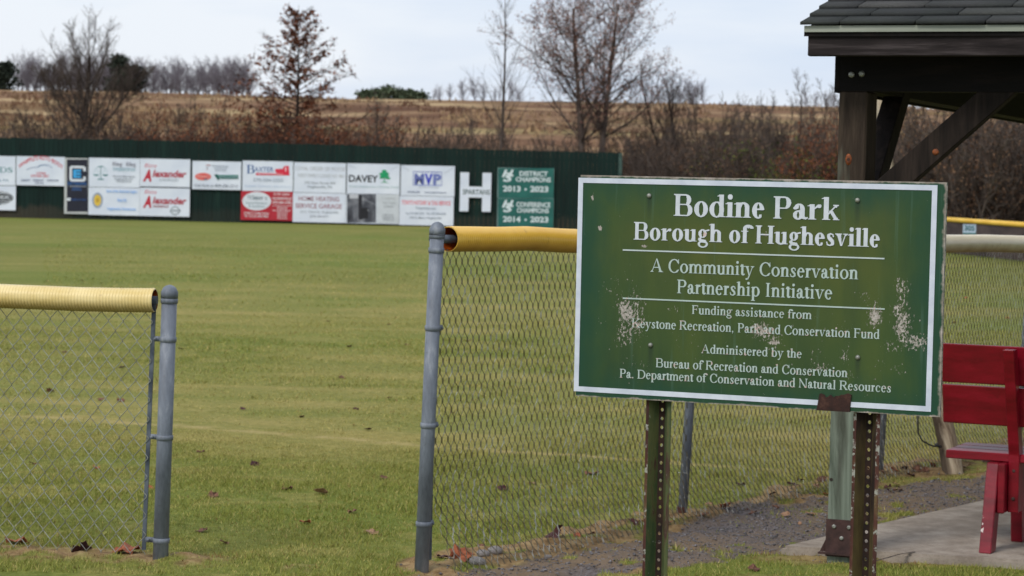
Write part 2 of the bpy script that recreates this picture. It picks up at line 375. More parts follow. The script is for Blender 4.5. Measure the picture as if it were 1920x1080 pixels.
def foul(X, Y):
    tl = segdist(X, Y, [g2(-400, 752), g2(330, 799), g2(790, 833), g2(2400, 950)]); hf = fbm(X*7, Y*7, 5)
    return np.clip(1.3-(tl+(hf-.5)*.22)/.10, 0, 1)*np.clip((hf-.31)*3.5, .12, .9)*np.clip((2.4-X)/1.5, 0, 1)
def relief(X, Y, dirt=None, gravel=None):
    if dirt is None: dirt, gravel, _ = masks(X, Y)
    fade = np.clip((22-Y)/8, 0, 1)
    z = (fbm(X*4, Y*4, 14)-.5)*.018*fade+(fbm(X*.8, Y*.8, 15)-.5)*.03*fade
    z = z+dirt*(fbm(X*13, Y*13, 16, 3)-.45)*.055*fade+gravel*((vn(X*38, Y*38, 17)-.5)*.014-.004)*fade
    dl = np.minimum(segdist(X, Y, ll), segdist(X, Y, fl)); z = z+np.clip(1-dl/.16, 0, 1)*.012*fade
    return z
D_, GV_, T_ = masks(X, Y); Zg = relief(X, Y, D_, GV_)
ny, nx = XX.shape; idx = np.arange(nx*ny).reshape(ny, nx)
Fg = np.stack([idx[:-1, :-1], idx[:-1, 1:], idx[1:, 1:], idx[1:, :-1]], -1).reshape(-1, 4)
b = NB('field_turf')
n1 = b.noise(1.3, 8, .65); n2 = b.noise(14, 6, .7); n3 = b.noise(.16, 3); n4 = b.noise(60, 3, .7)
gA = b.ramp(n2, [(.3, rgb(88, 95, 36, .85)), (.52, rgb(116, 121, 54, .88)), (.72, rgb(142, 142, 72, .9))])
gA = b.mix(b.ramp(n3, [(.4, 0), (.62, .5)]), gA, rgb(98, 120, 44, .9))
tanc = b.ramp(n2, [(.3, rgb(132, 124, 66, .9)), (.7, rgb(168, 152, 92, .95))])
tf = b.math('MULTIPLY', b.attr('tan'), b.ramp(n1, [(.3, .45), (.62, 1.0)]))
gA = b.mix(tf, gA, tanc)
gA = b.mix(b.attr('line'), gA, rgb(172, 154, 102, .92))
dc = b.ramp(n2, [(.3, rgb(92, 70, 46, .8)), (.5, rgb(143, 117, 82, .9)), (.7, rgb(172, 148, 108, .9))])
gc = b.ramp(n4, [(.3, rgb(74, 70, 72, .8)), (.55, rgb(108, 103, 106, .85)), (.75, rgb(142, 137, 140, .9))])
gc = b.mix(b.ramp(n1, [(.34, 0), (.57, .85)]), gc, rgb(132, 112, 88, .85))
c = b.mix(b.attr('dirt'), gA, dc); c = b.mix(b.attr('gravel'), c, gc)
b.bump(n4, .5, .02); M_GROUND = b.done(c, .95, 0, .15)
ground = link('grass_field', mesh_fast('grass_field', np.stack([X, Y, Zg], 1), Fg, {'dirt': D_, 'gravel': GV_, 'tan': T_, 'line': foul(X, Y)}, True), M_GROUND)
tag(ground, kind='structure')
def gz(x, y): return float(relief(np.array([x]), np.array([y]))[0])

# hillside behind the wall
hx = np.linspace(-110, 130, 120); hy = np.concatenate([np.linspace(75.5, 215, 100), np.linspace(218, 420, 30)])
HX, HY = np.meshgrid(hx, hy)
def hill_z(x, y):
    t = np.clip((y-76)/(212-76), 0, 1); z = 8.35*(t*.72+.28*t*t*(3-2*t))-.25*(t < .001)
    z = z+(fbm(x*.06, y*.06, 50)-.5)*.9*np.clip((y-80)/60, 0, 1)*np.clip((235-y)/40, .3, 1)-np.clip(y-216, 0, 400)*.012
    return z+.05
HZ = hill_z(HX, HY); hi = np.arange(HX.size).reshape(HX.shape)
b = NB('hill_grass')
m1 = b.noise(1, 6, .62, b.co((.06, .11, .02))); m2 = b.noise(1, 8, .7, b.co((.35, .8, .2))); m3 = b.noise(1, 4, .6, b.co((.018, .04, .02), (31, 4, 0)))
cA = b.ramp(m1, [(.33, rgb(106, 78, 62, .8)), (.45, rgb(136, 104, 82, .85)), (.55, rgb(154, 126, 98, .9)), (.64, rgb(192, 168, 128, .95))])
cA = b.mix(b.ramp(m3, [(.5, 0), (.66, .6)]), cA, rgb(126, 118, 66, .85))
cA = b.mix(b.ramp(m2, [(.3, .55), (.6, 0)]), cA, rgb(100, 78, 56, .8))
b.bump(m2, .6, .4)
hill = link('hillside', mesh_fast('hillside', np.stack([HX.ravel(), HY.ravel(), HZ.ravel()], 1), np.stack([hi[:-1, :-1], hi[:-1, 1:], hi[1:, 1:], hi[1:, :-1]], -1).reshape(-1, 4), None, True), b.done(cA, 1, 0, .05))
tag(hill, kind='structure')
rng = np.random.default_rng(61); n = 16000       # dead weeds and dry grass clumps over the slope
Yd = rng.uniform(80, 214, n); x = rng.uniform(-.24, .26, n)*Yd; k = vn(x*.09, Yd*.05, 70)+.6*vn(x*.5, Yd*.2, 71)+rng.random(n)*.35 > 1.02; x, Yd = x[k], Yd[k]; n = len(x)
z = hill_z(x, Yd); hh = rng.uniform(.08, .34, n)*(.5+vn(x*.12, Yd*.06, 72)); Vw = []
for j in range(3):
    a = rng.uniform(0, 6.28, n); wd = hh*rng.uniform(.25, .6, n); bx, by = x+rng.normal(0, .2, n), Yd+rng.normal(0, .2, n)
    Vw.append(np.stack([np.stack([bx-np.cos(a)*wd, by-np.sin(a)*wd, z-.05], 1), np.stack([bx+np.cos(a)*wd, by+np.sin(a)*wd, z-.05], 1), np.stack([bx+np.cos(a)*wd*rng.uniform(-.5, 1.2, n), by, z+hh], 1)], 1).reshape(-1, 3))
Vw = np.concatenate(Vw); cw_ = np.array([[lin(124), lin(96), lin(76)], [lin(142), lin(116), lin(92)], [lin(172), lin(146), lin(112)], [lin(112), lin(86), lin(70)]])*.88
pick = (vn(x*.07, Yd*.03, 75)*4.6+rng.normal(0, .6, n)).clip(0, 3.9).astype(int); cw_ = np.tile(np.repeat(cw_[pick], 3, 0), (3, 1))
b = NB('dry_weed'); tag(link('dry_weeds', mesh_fast('dry_weeds', Vw, np.arange(len(Vw)).reshape(-1, 3), {'col': cw_}), b.done(b.attr('col', False), 1, 0, .05)), 'dead brown weeds and straw coloured grass clumps over the hillside', 'weeds', kind='stuff')

# ---- grass blades near the camera
def blades(n, x0, x1, y0, y1, hgt, wid, seed):
    rng = np.random.default_rng(seed); y = np.sqrt(rng.uniform(y0*y0, y1*y1, n)); x = rng.uniform(x0, x1, n)*y/y1
    d, g, t = masks(x, y); keep = (rng.random(n) > np.clip(d*1.0+g*1.1, 0, .97)) & (rng.random(n) < np.clip((60-y)/30, 0, 1)) & (rng.random(n) > foul(x, y)*.75)
    keep &= ~inpoly(x, y, SLABP)
    x, y, d, g, t = x[keep], y[keep], d[keep], g[keep], t[keep]; n = len(x)
    z = relief(x, y, d, g); a = rng.uniform(0, 2*math.pi, n); h = hgt*rng.uniform(.45, 1.25, n)*(1-.62*t)*(1-.4*d)*(.55+.85*vn(x*2.6, y*2.6, 90)+.5*(vn(x*9, y*9, 91) > .8)); w2 = wid*rng.uniform(.6, 1.3, n)
    la = rng.uniform(0, 2*math.pi, n); ln = h*rng.uniform(.1, 1.1, n)
    B = np.stack([x, y, z-.004], 1); s = np.stack([np.cos(a)*w2, np.sin(a)*w2, 0*a], 1); tip = B+np.stack([np.cos(la)*ln, np.sin(la)*ln, h], 1)
    V = np.stack([B-s, B+s, tip], 1).reshape(-1, 3)
    cA = np.array([lin(108), lin(115), lin(44)])*1.03; cB = np.array([lin(147), lin(149), lin(72)])*1.02; cT = np.array([lin(184), lin(168), lin(108)]); cD = np.array([lin(128), lin(98), lin(62)])
    q = rng.random(n)[:, None]; col = cA*(1-q)+cB*q
    fl_ = (rng.random(n) < foul(x, y))[:, None]
    q = np.clip(q*.7+.45*(vn(x*1.7, y*1.7, 92)[:, None]-.25), 0, 1); col = cA*(1-q)+cB*q
    tt = np.clip(t*rng.uniform(.3, 1.2, n)+(rng.random(n) < .16)*.7, 0, 1)[:, None]; col = col*(1-tt)+cT*tt
    col = np.where(fl_, cT*.94, col)
    dd = ((rng.random(n) < d*.9) | (rng.random(n) < .03))[:, None]; col = np.where(dd, cD*rng.uniform(.7, 1.3, (n, 1)), col)
    return V, np.arange(n*3).reshape(-1, 3), np.repeat(col, 3, 0)
SLABPX = ((1464, 1043), (1560, 1020), (1655, 997), (1845, 953), (2300, 848), (2600, 1000), (2400, 1105), (1920, 1071), (1655, 1055))
SLABP = [g2(*p) for p in SLABPX]
Vs, Fs, Cs = [], [], []; off = 0
for a in ((330000, -3.6, 3.9, 9.2, 14.5, .020, .0021, 1), (190000, -6.2, 6.4, 14.5, 26, .022, .0042, 2), (90000, -12, 12, 26, 60, .026, .009, 3)):
    v, f, c_ = blades(*a); Vs.append(v); Fs.append(f+off); Cs.append(c_); off += len(v)
b = NB('grass_blade'); M_BLADE = b.done(b.attr('col', False), .8, 0, .2)
tag(link('grass', mesh_fast('grass', np.concatenate(Vs), np.concatenate(Fs), {'col': np.concatenate(Cs)}), M_BLADE), 'short olive and straw coloured turf blades covering the ballfield', 'grass', kind='stuff')
# ---- loose gravel
rng = np.random.default_rng(5); n = 42000
x = rng.uniform(-.6, 3.9, n); y = rng.uniform(9.2, 13.6, n); d, g, t = masks(x, y); k = (rng.random(n) < g*.9+d*.10) & ~inpoly(x, y, SLABP); x, y, d, g = x[k], y[k], d[k], g[k]; n = len(x)
z = relief(x, y, d, g); r = rng.uniform(.002, .0058, n)*rng.choice([1, 1, 1, 1.7], n)
octa = np.array([(1, 0, 0), (0, 1, 0), (-1, 0, 0), (0, -1, 0), (0, 0, .7), (0, 0, -.7)], float)
V = np.stack([x, y, z+r*.3], 1)[:, None, :]+octa[None]*r[:, None, None]*rng.uniform(.6, 1.3, (n, 6, 3))
of = np.array([(0, 1, 4), (1, 2, 4), (2, 3, 4), (3, 0, 4), (1, 0, 5), (2, 1, 5), (3, 2, 5), (0, 3, 5)])
gcol = np.repeat(np.array([[.135, .126, .132]])*rng.uniform(.5, 1.6, (n, 1)), 6, 0)
b = NB('gravel_stone')
tag(link('gravel', mesh_fast('gravel', V.reshape(-1, 3), (np.arange(n)[:, None, None]*6+of[None]).reshape(-1, 3), {'col': gcol}), b.done(b.attr('col', False), .9)), 'loose grey crushed stone on the worn path by the fence', 'gravel', kind='stuff')
# ---- concrete slab
b = NB('concrete'); n1 = b.noise(7, 8, .65); n2 = b.noise(120, 3, .7); n3 = b.noise(1.6, 4)
cc = b.ramp(n1, [(.3, rgb(134, 122, 110, .85)), (.6, rgb(176, 165, 152, .9)), (.75, rgb(190, 180, 168, .9))])
cc = b.mix(b.ramp(n3, [(.45, 0), (.7, .45)]), cc, rgb(128, 110, 92, .85)); b.bump(n2, .4, .004)
M_CONC = b.done(b.mix(b.ramp(n2, [(.35, .25), (.5, 0)]), cc, rgb(96, 86, 78, .8)), .92, 0, .2)
SZ = .045
bm = bmesh.new(); vt = [bm.verts.new((p[0], p[1], SZ)) for p in SLABP]; f = bm.faces.new(vt)
if f.normal.z < 0: f.normal_flip()
ex = bmesh.ops.extrude_face_region(bm, geom=[f]); bmesh.ops.translate(bm, verts=[q for q in ex['geom'] if isinstance(q, bmesh.types.BMVert)], vec=(0, 0, -.16))
bmesh.ops.recalc_face_normals(bm, faces=bm.faces); bmesh.ops.bevel(bm, geom=[e for e in bm.edges if all(abs(q.co.z-SZ) < .001 for q in e.verts)], offset=.012, segments=2, affect='EDGES')
me = bpy.data.meshes.new('concrete_slab'); bm.to_mesh(me); bm.free(); slab = link('concrete_slab', me, M_CONC); tag(slab, kind='structure')
M_CRACK = pm('crack_dirt', rgb(52, 44, 38), rgb(80, 68, 56), 30, .95)
mb = MB(); pts = [G(*p, SZ) for p in ((1640, 1054), (1665, 1047), (1690, 1040), (1716, 1036))]
for p, q in zip(pts, pts[1:]):
    dv = (q-p).normalized(); s = Vector((-dv.y, dv.x, 0))*.006; mb.add([p-s+Vector((0, 0, .004)), q-s+Vector((0, 0, .004)), q+s+Vector((0, 0, .004)), p+s+Vector((0, 0, .004))], [(0, 1, 2, 3)])
tag(mb.build('slab_crack', M_CRACK), kind='structure')
# ================================================================ chain link fences
b = NB('galvanised'); n1 = b.noise(13, 7, .7, b.co((1, 1, .3))); n2 = b.noise(70, 3)
cg = b.ramp(n1, [(.3, rgb(92, 98, 108, .75)), (.55, rgb(126, 133, 145, .8)), (.74, rgb(168, 172, 178, .85))])
cg = b.mix(b.ramp(n2, [(.62, 0), (.75, .5)]), cg, rgb(92, 88, 84, .8)); b.bump(n2, .08, .002)
M_GALV = b.done(cg, .55, 0, .35)
M_GALVD = pm('galvanised_dark', rgb(66, 74, 86, .8), rgb(112, 120, 132, .8), 12, .5, .1, .35)
b = NB('fence_wire'); n1 = b.noise(16, 4, .6)
M_WIRE = b.done(b.ramp(n1, [(.35, rgb(140, 138, 122, .75)), (.6, rgb(186, 188, 178, .8))]), .4, .5)
b = NB('rusty_wire'); n1 = b.noise(20, 4, .6)
M_WIRE2 = b.done(b.ramp(n1, [(.35, rgb(84, 74, 54, .8)), (.52, rgb(122, 114, 96, .8)), (.64, rgb(196, 196, 190, .85))]), .35, .4)
M_CAPIN = pm('tube_inside', rgb(120, 52, 8), rgb(196, 92, 14), 20, .5, 0)
M_RUST = pm('rust', rgb(52, 28, 22), rgb(104, 62, 46), 18, .9, .4)

def chain_link(A, d, nrm, s0, s1, z0, z1, flare, r, name, m, parent, shear=0.0, kn=.003, PW=.0315):
    """woven wire from s0 to s1 along d; every wire zigzags up between two columns"""
    PH = .080; S = []
    ncol = int((s1-s0)/PW)
    nz = int((z1-z0)/(PH/2))+1
    zr = z0+np.arange(nz)*(PH/2); zz = np.stack([zr-kn, zr+kn], 1).ravel()
    for c in range(ncol):
        side = np.repeat((np.arange(nz)+c) % 2, 2)
        ss = s0+PW*(c+.5)+np.where(side == 0, -PW/2, PW/2)*1.0
        off = np.where(side == 0, .0022, -.0022)
        fl_ = np.clip(flare[0]-zz, 0, 1)**1.4*flare[1]
        bulge = .006*np.sin(ss*1.9+zz*2.3)
        gzv = zz+.01*np.sin(ss*.8)*np.clip(1-zz, 0, 1)
        P = np.array(A)[None]+np.outer(ss-shear*(zz-z0), np.array(d))+np.outer(off+fl_+bulge, np.array(nrm)); P[:, 2] = gzv
        # each pass is two straight runs with a tight knuckle where it hooks its neighbour
        S.append(np.concatenate([P[:-1], P[1:], np.full((2*nz-1, 2), r)], 1))
    V, Fc = tubes_np(np.concatenate(S), 4)
    return link(name, mesh_fast(name, V, Fc, None, True), m, parent)
def dome_post(root, base, h, r, bands, m, lean=0.0):
    RE = (0, lean, 0)
    def put(o): o.location = base; o.rotation_euler = RE
    mb = MB(); mb.tube([(0, 0, -.12), (0, 0, h)], r, 24); put(mb.build('post', m, root, True))
    cap = MB(); cap.tube([(0, 0, h-.022), (0, 0, h+.004), (0, 0, h+.012), (0, 0, h+.022), (0, 0, h+.029), (0, 0, h+.033)], [r+.0035, r+.0035, r*.97, r*.8, r*.5, r*.12], 24)
    put(cap.build('post_cap', m, root, True))
    for z, brace in bands:
        bnd = MB(); hw = .0105
        bnd.tube([(0, 0, z-hw), (0, 0, z-hw+.001), (0, 0, z+hw-.001), (0, 0, z+hw)], [r+.0005, r+.0035, r+.0035, r+.0005], 24, False)
        if brace is not None:
            q = brace.normalized(); bnd.beam(Vector((0, 0, z))+q*r*.8, Vector((0, 0, z))+q*(r+.034), .021, .008, Vector((0, 0, 1)))
            s = Vector((-q.y, q.x, 0)); bnd.tube([q*(r+.02)+s*-.014+Vector((0, 0, z)), q*(r+.02)+s*.014+Vector((0, 0, z))], .0065, 6)
        put(bnd.build('tension_band', m, root, True))
def fence_s(u, v, A, d, n):
    p = PP(u, v, A, n); return (p-A).dot(d), p.z
def corrugated(name, ctrl, A, d, nrm, r, pitch, depth, m, root, tilt0=0):
    """slit drain pipe used as a fence cap: ribs along a gently sagging path, open ends, inner wall"""
    s = np.arange(ctrl[0][0], ctrl[-1][0], pitch/4); zc = np.interp(s, [c[0] for c in ctrl], [c[1] for c in ctrl])
    k = np.ones(9)/9; zp = np.pad(zc, 8, mode='edge'); zc = np.convolve(np.convolve(zp, k, 'same'), k, 'same')[8:-8]
    yo = .006*np.sin(s*2.1+1)
    n = 28; V, Fc = [], []; NN = len(s)
    th = np.linspace(0, 2*math.pi, n, endpoint=False)
    A_, d_, n_ = np.array(A), np.array(d), np.array(nrm)
    ph = (np.arange(NN) % 4)
    for inner in (0, 1):
        rr = (r-depth*np.where(ph == 0, 1.0, np.where(ph == 2, 0, .35))) if not inner else np.full(NN, r-depth-.003)
        wob = 1+.012*np.sin(s*3.7)[:, None]*np.cos(2*th)[None]
        P = A_[None, None]*[1, 1, 0]+d_[None, None]*s[:, None, None]+n_[None, None]*((rr[:, None]*wob*np.cos(th)[None])+yo[:, None])[..., None]
        P[..., 2] = zc[:, None]+rr[:, None]*wob*np.sin(th)[None]
        V.append(P.reshape(-1, 3))
    Fo, Fi = [], []
    idx = np.arange(NN*n).reshape(NN, n); q = np.stack([idx[:-1], np.roll(idx, -1, 1)[:-1], np.roll(idx, -1, 1)[1:], idx[1:]], -1).reshape(-1, 4)
    rim = []
    for e in (0, NN-1):
        a = idx[e]; bq = np.roll(idx, -1, 1)[e]; rim.append(np.stack([a, bq, bq+NN*n, a+NN*n], -1))
    F_ = np.concatenate([q, q[:, ::-1]+NN*n]+rim)
    me = mesh_fast(name, np.concatenate(V), F_, {'along': np.tile(np.repeat((s-s[0])/(s[-1]-s[0]), n), 2)}, True)
    o = link(name, me, [m, M_CAPIN], root)
    mi = np.zeros(len(F_), np.int32); mi[len(q):2*len(q)] = 1; me.polygons.foreach_set('material_index', mi); return o
def tube_mat(name, c1, c2, dirt, faded=None):
    b = NB(name); n1 = b.noise(1, 6, .65, b.co((3, 3, 7))); n2 = b.noise(30, 4, .7)
    c = b.ramp(n1, [(.35, c1), (.65, c2)])
    if faded: c = b.mix(b.ramp(b.attr('along'), [(.30, 0), (.62, 1)]), c, faded)
    c = b.mix(b.ramp(n2, [(.6, 0), (.78, .45)]), c, dirt)
    nrm = b.sep(b.n.new('ShaderNodeNewGeometry').outputs['Normal'])[2]    # lower half browned: grime, plus underside shading put into the colour
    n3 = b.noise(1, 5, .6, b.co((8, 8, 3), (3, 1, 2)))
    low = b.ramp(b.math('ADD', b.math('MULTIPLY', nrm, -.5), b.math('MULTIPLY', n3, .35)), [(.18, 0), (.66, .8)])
    c = b.mix(low, c, dirt); return b.done(c, .33, 0, .5)  # dirt tint covers both the grime and the painted underside shading
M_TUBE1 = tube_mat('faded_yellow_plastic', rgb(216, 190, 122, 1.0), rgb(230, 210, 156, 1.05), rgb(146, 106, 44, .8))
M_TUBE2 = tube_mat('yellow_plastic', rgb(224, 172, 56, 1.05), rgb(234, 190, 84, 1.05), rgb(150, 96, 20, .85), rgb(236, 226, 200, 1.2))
# ---- left fence
FEN1 = tag(empty('chain_link_fence', (0, 0, 0)), 'low chain link fence at the left under a ribbed pale yellow tube', 'fence')
ctrl1 = [fence_s(u, v, LA, LDIR, LN) for u, v in ((291, 563), (230, 562.5), (150, 561), (80, 558), (0, 555), (-60, 552))]
ctrl1.append((ctrl1[-1][0]+3.2, ctrl1[-1][1]+.01))
kz = lambda v: (1046-v)/455
dome_post(FEN1, LA, kz(548), .0318, [(kz(563), None), (kz(635), LDIR), (kz(819), LDIR), (kz(1013), LDIR)], M_GALV, .020)
chain_link(LA, LDIR, LN, .066, 4.0, .012, ctrl1[0][1]-.02, (.0, 0), .0017, 'wire_mesh', M_WIRE, FEN1, .02)
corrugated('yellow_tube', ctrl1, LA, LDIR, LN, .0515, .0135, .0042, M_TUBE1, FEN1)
mb = MB(); mb.beam(LA+LDIR*.072+Vector((0, 0, .03)), LA+LDIR*.042+Vector((0, 0, ctrl1[0][1]-.01)), .017, .007, LDIR); mb.build('tension_bar', M_GALVD, FEN1)
mb = MB(); mb.tube([LA+LDIR*.03+Vector((0, 0, ctrl1[0][1])), LA+LDIR*4+Vector((0, 0, ctrl1[0][1]))], .0175, 12); mb.build('top_rail', M_GALVD, FEN1, True)
mb = MB(); mb.tube([LA+LDIR*3.05+Vector((0, 0, -.1)), LA+LDIR*3.05+Vector((0, 0, 1.06))], .024, 14); mb.build('post', M_GALV, FEN1, True)
# ---- middle fence
FEN2 = tag(empty('chain_link_fence', (0, 0, 0)), 'taller chain link fence passing behind the green park sign under a golden tube', 'fence')
ctrl2 = [fence_s(u, v, FA, FDIR, FN) for u, v in ((838, 448), (880, 448), (930, 448.5), (985, 447), (1050, 451), (1110, 453), (1300, 455), (1500, 455), (1770, 457), (1850, 456), (1925, 458), (2040, 461))]
LEN2 = ctrl2[-1][0]
kz = lambda v: (1076-v)/466
dome_post(FEN2, FA, kz(432), .0285, [(kz(443), None), (kz(470), None), (kz(615), FDIR), (kz(797), FDIR), (kz(982), FDIR)], M_GALV, .027)
tz = lambda s: float(np.interp(s, [c[0] for c in ctrl2], [c[1] for c in ctrl2]))
chain_link(FA, FDIR, FN, .05, LEN2, .01, ctrl2[3][1]-.02, (.34, .62), .0015, 'wire_mesh', M_WIRE2, FEN2, 0, .011, .0213)
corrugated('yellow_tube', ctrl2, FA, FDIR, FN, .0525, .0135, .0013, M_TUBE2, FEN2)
mb = MB(); mb.tube([FA+FDIR*.03+Vector((0, 0, ctrl2[0][1]))]+[FA+FDIR*s+Vector((0, 0, z)) for s, z in ctrl2[1:]], .0175, 12); mb.build('top_rail', M_GALVD, FEN2, True)
mb = MB(); mb.beam(FA+FDIR*.055+Vector((0, 0, .05)), FA+FDIR*.055+Vector((0, 0, 1.3)), .017, .007, FDIR); mb.build('tension_bar', M_GALVD, FEN2)
for k, (u, v) in enumerate(((1287, 972), (1655, 892), (1915, 832))):
    s, _ = fence_s(u, v, FA, FDIR, FN); p = FA+FDIR*s-FN*.028; p.z = 0
    mb = MB(); mb.tube([p+Vector((0, 0, -.1)), p+Vector((.045*tz(s), 0, tz(s)))], .0225, 16)
    po = mb.build('line_post', M_GALV, FEN2, True)
    if k == 0:
        mb = MB(); mb.tube([p+Vector((0, 0, -.02)), p+Vector((0, 0, .045))], [.0262, .0245], 14); mb.build('rusted_foot', M_RUST, po, True)
        q = p+Vector((0, 0, .205)); mb = MB()
        mb.tube([q+FN*.028+FDIR*-.05+Vector((0, 0, .012)), q+FN*.0265, q+FDIR*.0255, q-FN*.026], .0016, 5); mb.build('tie_wire', pm('white_wire', rgb(200, 200, 196), rgb(225, 225, 222), 9, .4, 0), po)
# ---- far outfield fence with its distance marker
FEN3 = tag(empty('chain_link_fence', (0, 0, 0)), 'distant dark outfield fence with a thin yellow cap beyond the sign', 'fence')
e0, e1 = Vector((PY(1163, 432, WY-.05).x, WY-.05, 0)), G(1768, 474); e2 = G(2050, 505)
M_FARM = pm('dark_wind_screen', rgb(62, 52, 52, .9), rgb(92, 78, 76, .9), 1.2, .95, .2, 0, (1, 1, 3))
def vwall(p, q, z0, z1, t):
    d = (q-p).normalized(); n = Vector((-d.y, d.x, 0))*t/2; V = []
    for e in (p, q):
        for sgn in (-1, 1):
            for z in (z0, z1): V.append(e+n*sgn+Vector((0, 0, z)))
    return V, [(0, 1, 3, 2), (4, 6, 7, 5), (0, 4, 5, 1), (2, 3, 7, 6), (0, 2, 6, 4), (1, 5, 7, 3)]
mb = MB()
for p, q in ((e0, e1), (e1, e2)): mb.add(*vwall(p, q, .02, .80, .02))
mb.build('wind_screen', M_FARM, FEN3)
b = NB('yellow_cap'); M_YC = b.done(b.ramp(b.noise(1.5, 3), [(.3, rgb(214, 168, 56)), (.7, rgb(236, 196, 84))]), .4)
mb = MB(); zt = lambda p, v: p+Vector((0, 0, v)); mb.tube([zt(e0, .80), zt(e1, .80), zt(e2, .79)], .058, 10); mb.build('yellow_cap', M_YC, FEN3, True)
for k in range(8):
    p = e0.lerp(e1, k/7) if k < 7 else e2
    mb = MB(); mb.tube([p+Vector((0, .06, -.1)), p+Vector((0, .06, .8))], .03, 8); mb.build('post', M_GALVD, FEN3, True)
# ================================================================ lettering helpers
def put_serif(mb, text, bold, x0, x1, z, cap, depth, y=0.0):
    """raised serif letters in the local x-z plane, facing -y"""
    nat = sum(glyph(c, bold)[1] for c in text)-.16; sx = (x1-x0)/nat; x = x0-.04*sx
    for c in text:
        R, wd, _ = glyph(c, bold)
        if c != ' ':
            for (a, b_, c2, d_) in R:
                X0, X1, Z0, Z1 = x+a*sx, x+c2*sx, z+b_*cap, z+d_*cap
                mb.add([(X0, y-depth, Z0), (X1, y-depth, Z0), (X1, y-depth, Z1), (X0, y-depth, Z1), (X0, y, Z0), (X1, y, Z0), (X1, y, Z1), (X0, y, Z1)],
                       [(0, 1, 2, 3), (0, 4, 5, 1), (1, 5, 6, 2), (2, 6, 7, 3), (3, 7, 4, 0)])
        x += wd*sx
_fc = {}
def sans(text, bold=0.0, shear=0.0):
    key = (text, bold, shear)
    if key in _fc: return _fc[key]
    cu = bpy.data.curves.new('txt', 'FONT'); cu.body = text; cu.offset = bold; cu.shear = shear; cu.resolution_u = 3
    ob = bpy.data.objects.new('txt', cu); me = bpy.data.meshes.new_from_object(ob)
    V = np.array([tuple(q.co) for q in me.vertices]); Fc = [tuple(p.vertices) for p in me.polygons]
    bpy.data.objects.remove(ob); bpy.data.curves.remove(cu); bpy.data.meshes.remove(me)
    V[:, 0] -= V[:, 0].min(); V[:, 0] /= V[:, 0].max(); V[:, 1] /= .73
    _fc[key] = (V, Fc); return _fc[key]
def put_sans(mb, text, x0, x1, z, cap, y, bold=.0, shear=0., arc=0.0):
    V, Fc = sans(text, bold, shear); P = []
    for vx, vy, _ in V:
        zz = z+vy*cap+arc*(1-(2*vx-1)**2); P.append((x0+vx*(x1-x0), y, zz))
    mb.add(P, Fc)

# ================================================================ the park sign
TL, BL = PD(1079, 327, 7.23), PD(1079.5, 741, 7.23); TR, BR = PD(1761.5, 342.5, 6.80), PD(1755, 783, 6.80)
BLg = BL.copy(); sx_ = Vector((TR.x-TL.x, TR.y-TL.y, 0)); SW = sx_.length; sx_.normalize(); SYAW = math.atan2(sx_.y, sx_.x)
SN = Vector((sx_.y, -sx_.x, 0)); ZB = (BL.z+BR.z)/2; ZT = (TL.z+TR.z)/2
SIGN = tag(empty('park_sign', (BL.x, BL.y, 0), SYAW), 'large weathered green park sign with white serif lettering on two punched posts', 'sign')
def sl(u, v, off=0.0):                       # pixel -> (x, z) on the sign face
    p = PP(u, v, Vector((BL.x, BL.y, 0))+SN*off, SN)-Vector((BL.x, BL.y, 0)); return p.dot(sx_), p.z
def flakes(b):
    co = b.co(); o = b.sep(co); tot = None
    regs = [((1178, 595), .050, .085, 1.0), ((1152, 540), .03, .05, .55), ((1165, 640), .035, .03, .6), ((1268, 578), .03, .02, .6), ((1432, 622), .05, .035, .95), ((1450, 640), .03, .03, .7),
            ((1640, 590), .022, .055, 1.0), ((1628, 560), .03, .03, .6), ((1688, 545), .022, .05, .75), ((1690, 600), .03, .07, 1.05), ((1712, 640), .05, .03, .9), ((1670, 650), .04, .025, .6), ((1675, 690), .04, .03, .5), ((1300, 640), .10, .03, .35), ((1480, 690), .09, .03, .38), ((1560, 620), .08, .04, .36), ((1200, 680), .05, .04, .4), ((1535, 680), .035, .05, .55), ((1585, 660), .02, .03, .7), ((1600, 705), .025, .02, .7), ((1125, 428), .008, .012, 1.3), ((1111, 372), .006, .012, 1.2), ((1322, 438), .007, .008, 1.2), ((1436, 437), .006, .013, 1.1), ((1208, 462), .008, .005, 1.0)]
    for (px, rx, rz, a) in regs:
        x_, z_ = sl(*px)
        dx = b.math('DIVIDE', b.math('SUBTRACT', o[0], x_), rx); dz = b.math('DIVIDE', b.math('SUBTRACT', o[2], z_), rz)
        e = b.math('EXPONENT', b.math('MULTIPLY', b.math('ADD', b.math('MULTIPLY', dx, dx), b.math('MULTIPLY', dz, dz)), -.9))
        e = b.math('MULTIPLY', e, a); tot = e if tot is None else b.math('MAXIMUM', tot, e)
    n1 = b.noise(104, 6, .7, b.co((1.3, 1, .8))); n2 = b.noise(21, 3, .55, b.co((1, 1, 1), (4, 2, 1)))
    s = b.math('ADD', b.math('MULTIPLY', tot, .19), b.math('ADD', b.math('MULTIPLY', n1, .74), b.math('MULTIPLY', n2, .30)))
    return b.ramp(s, [(.664, 0), (.70, .92)]), o, n1
b = NB('sign_paint'); fm, o, nf = flakes(b)
nv = b.noise(1, 6, .6, b.co((9, 9, 1.6))); nb_ = b.noise(3.2, 4, .55); nf2 = b.noise(26, 5, .7)
base = b.ramp(nv, [(.3, rgb(28, 66, 40, .74)), (.5, rgb(46, 78, 38, .8)), (.7, rgb(62, 88, 38, .8))])
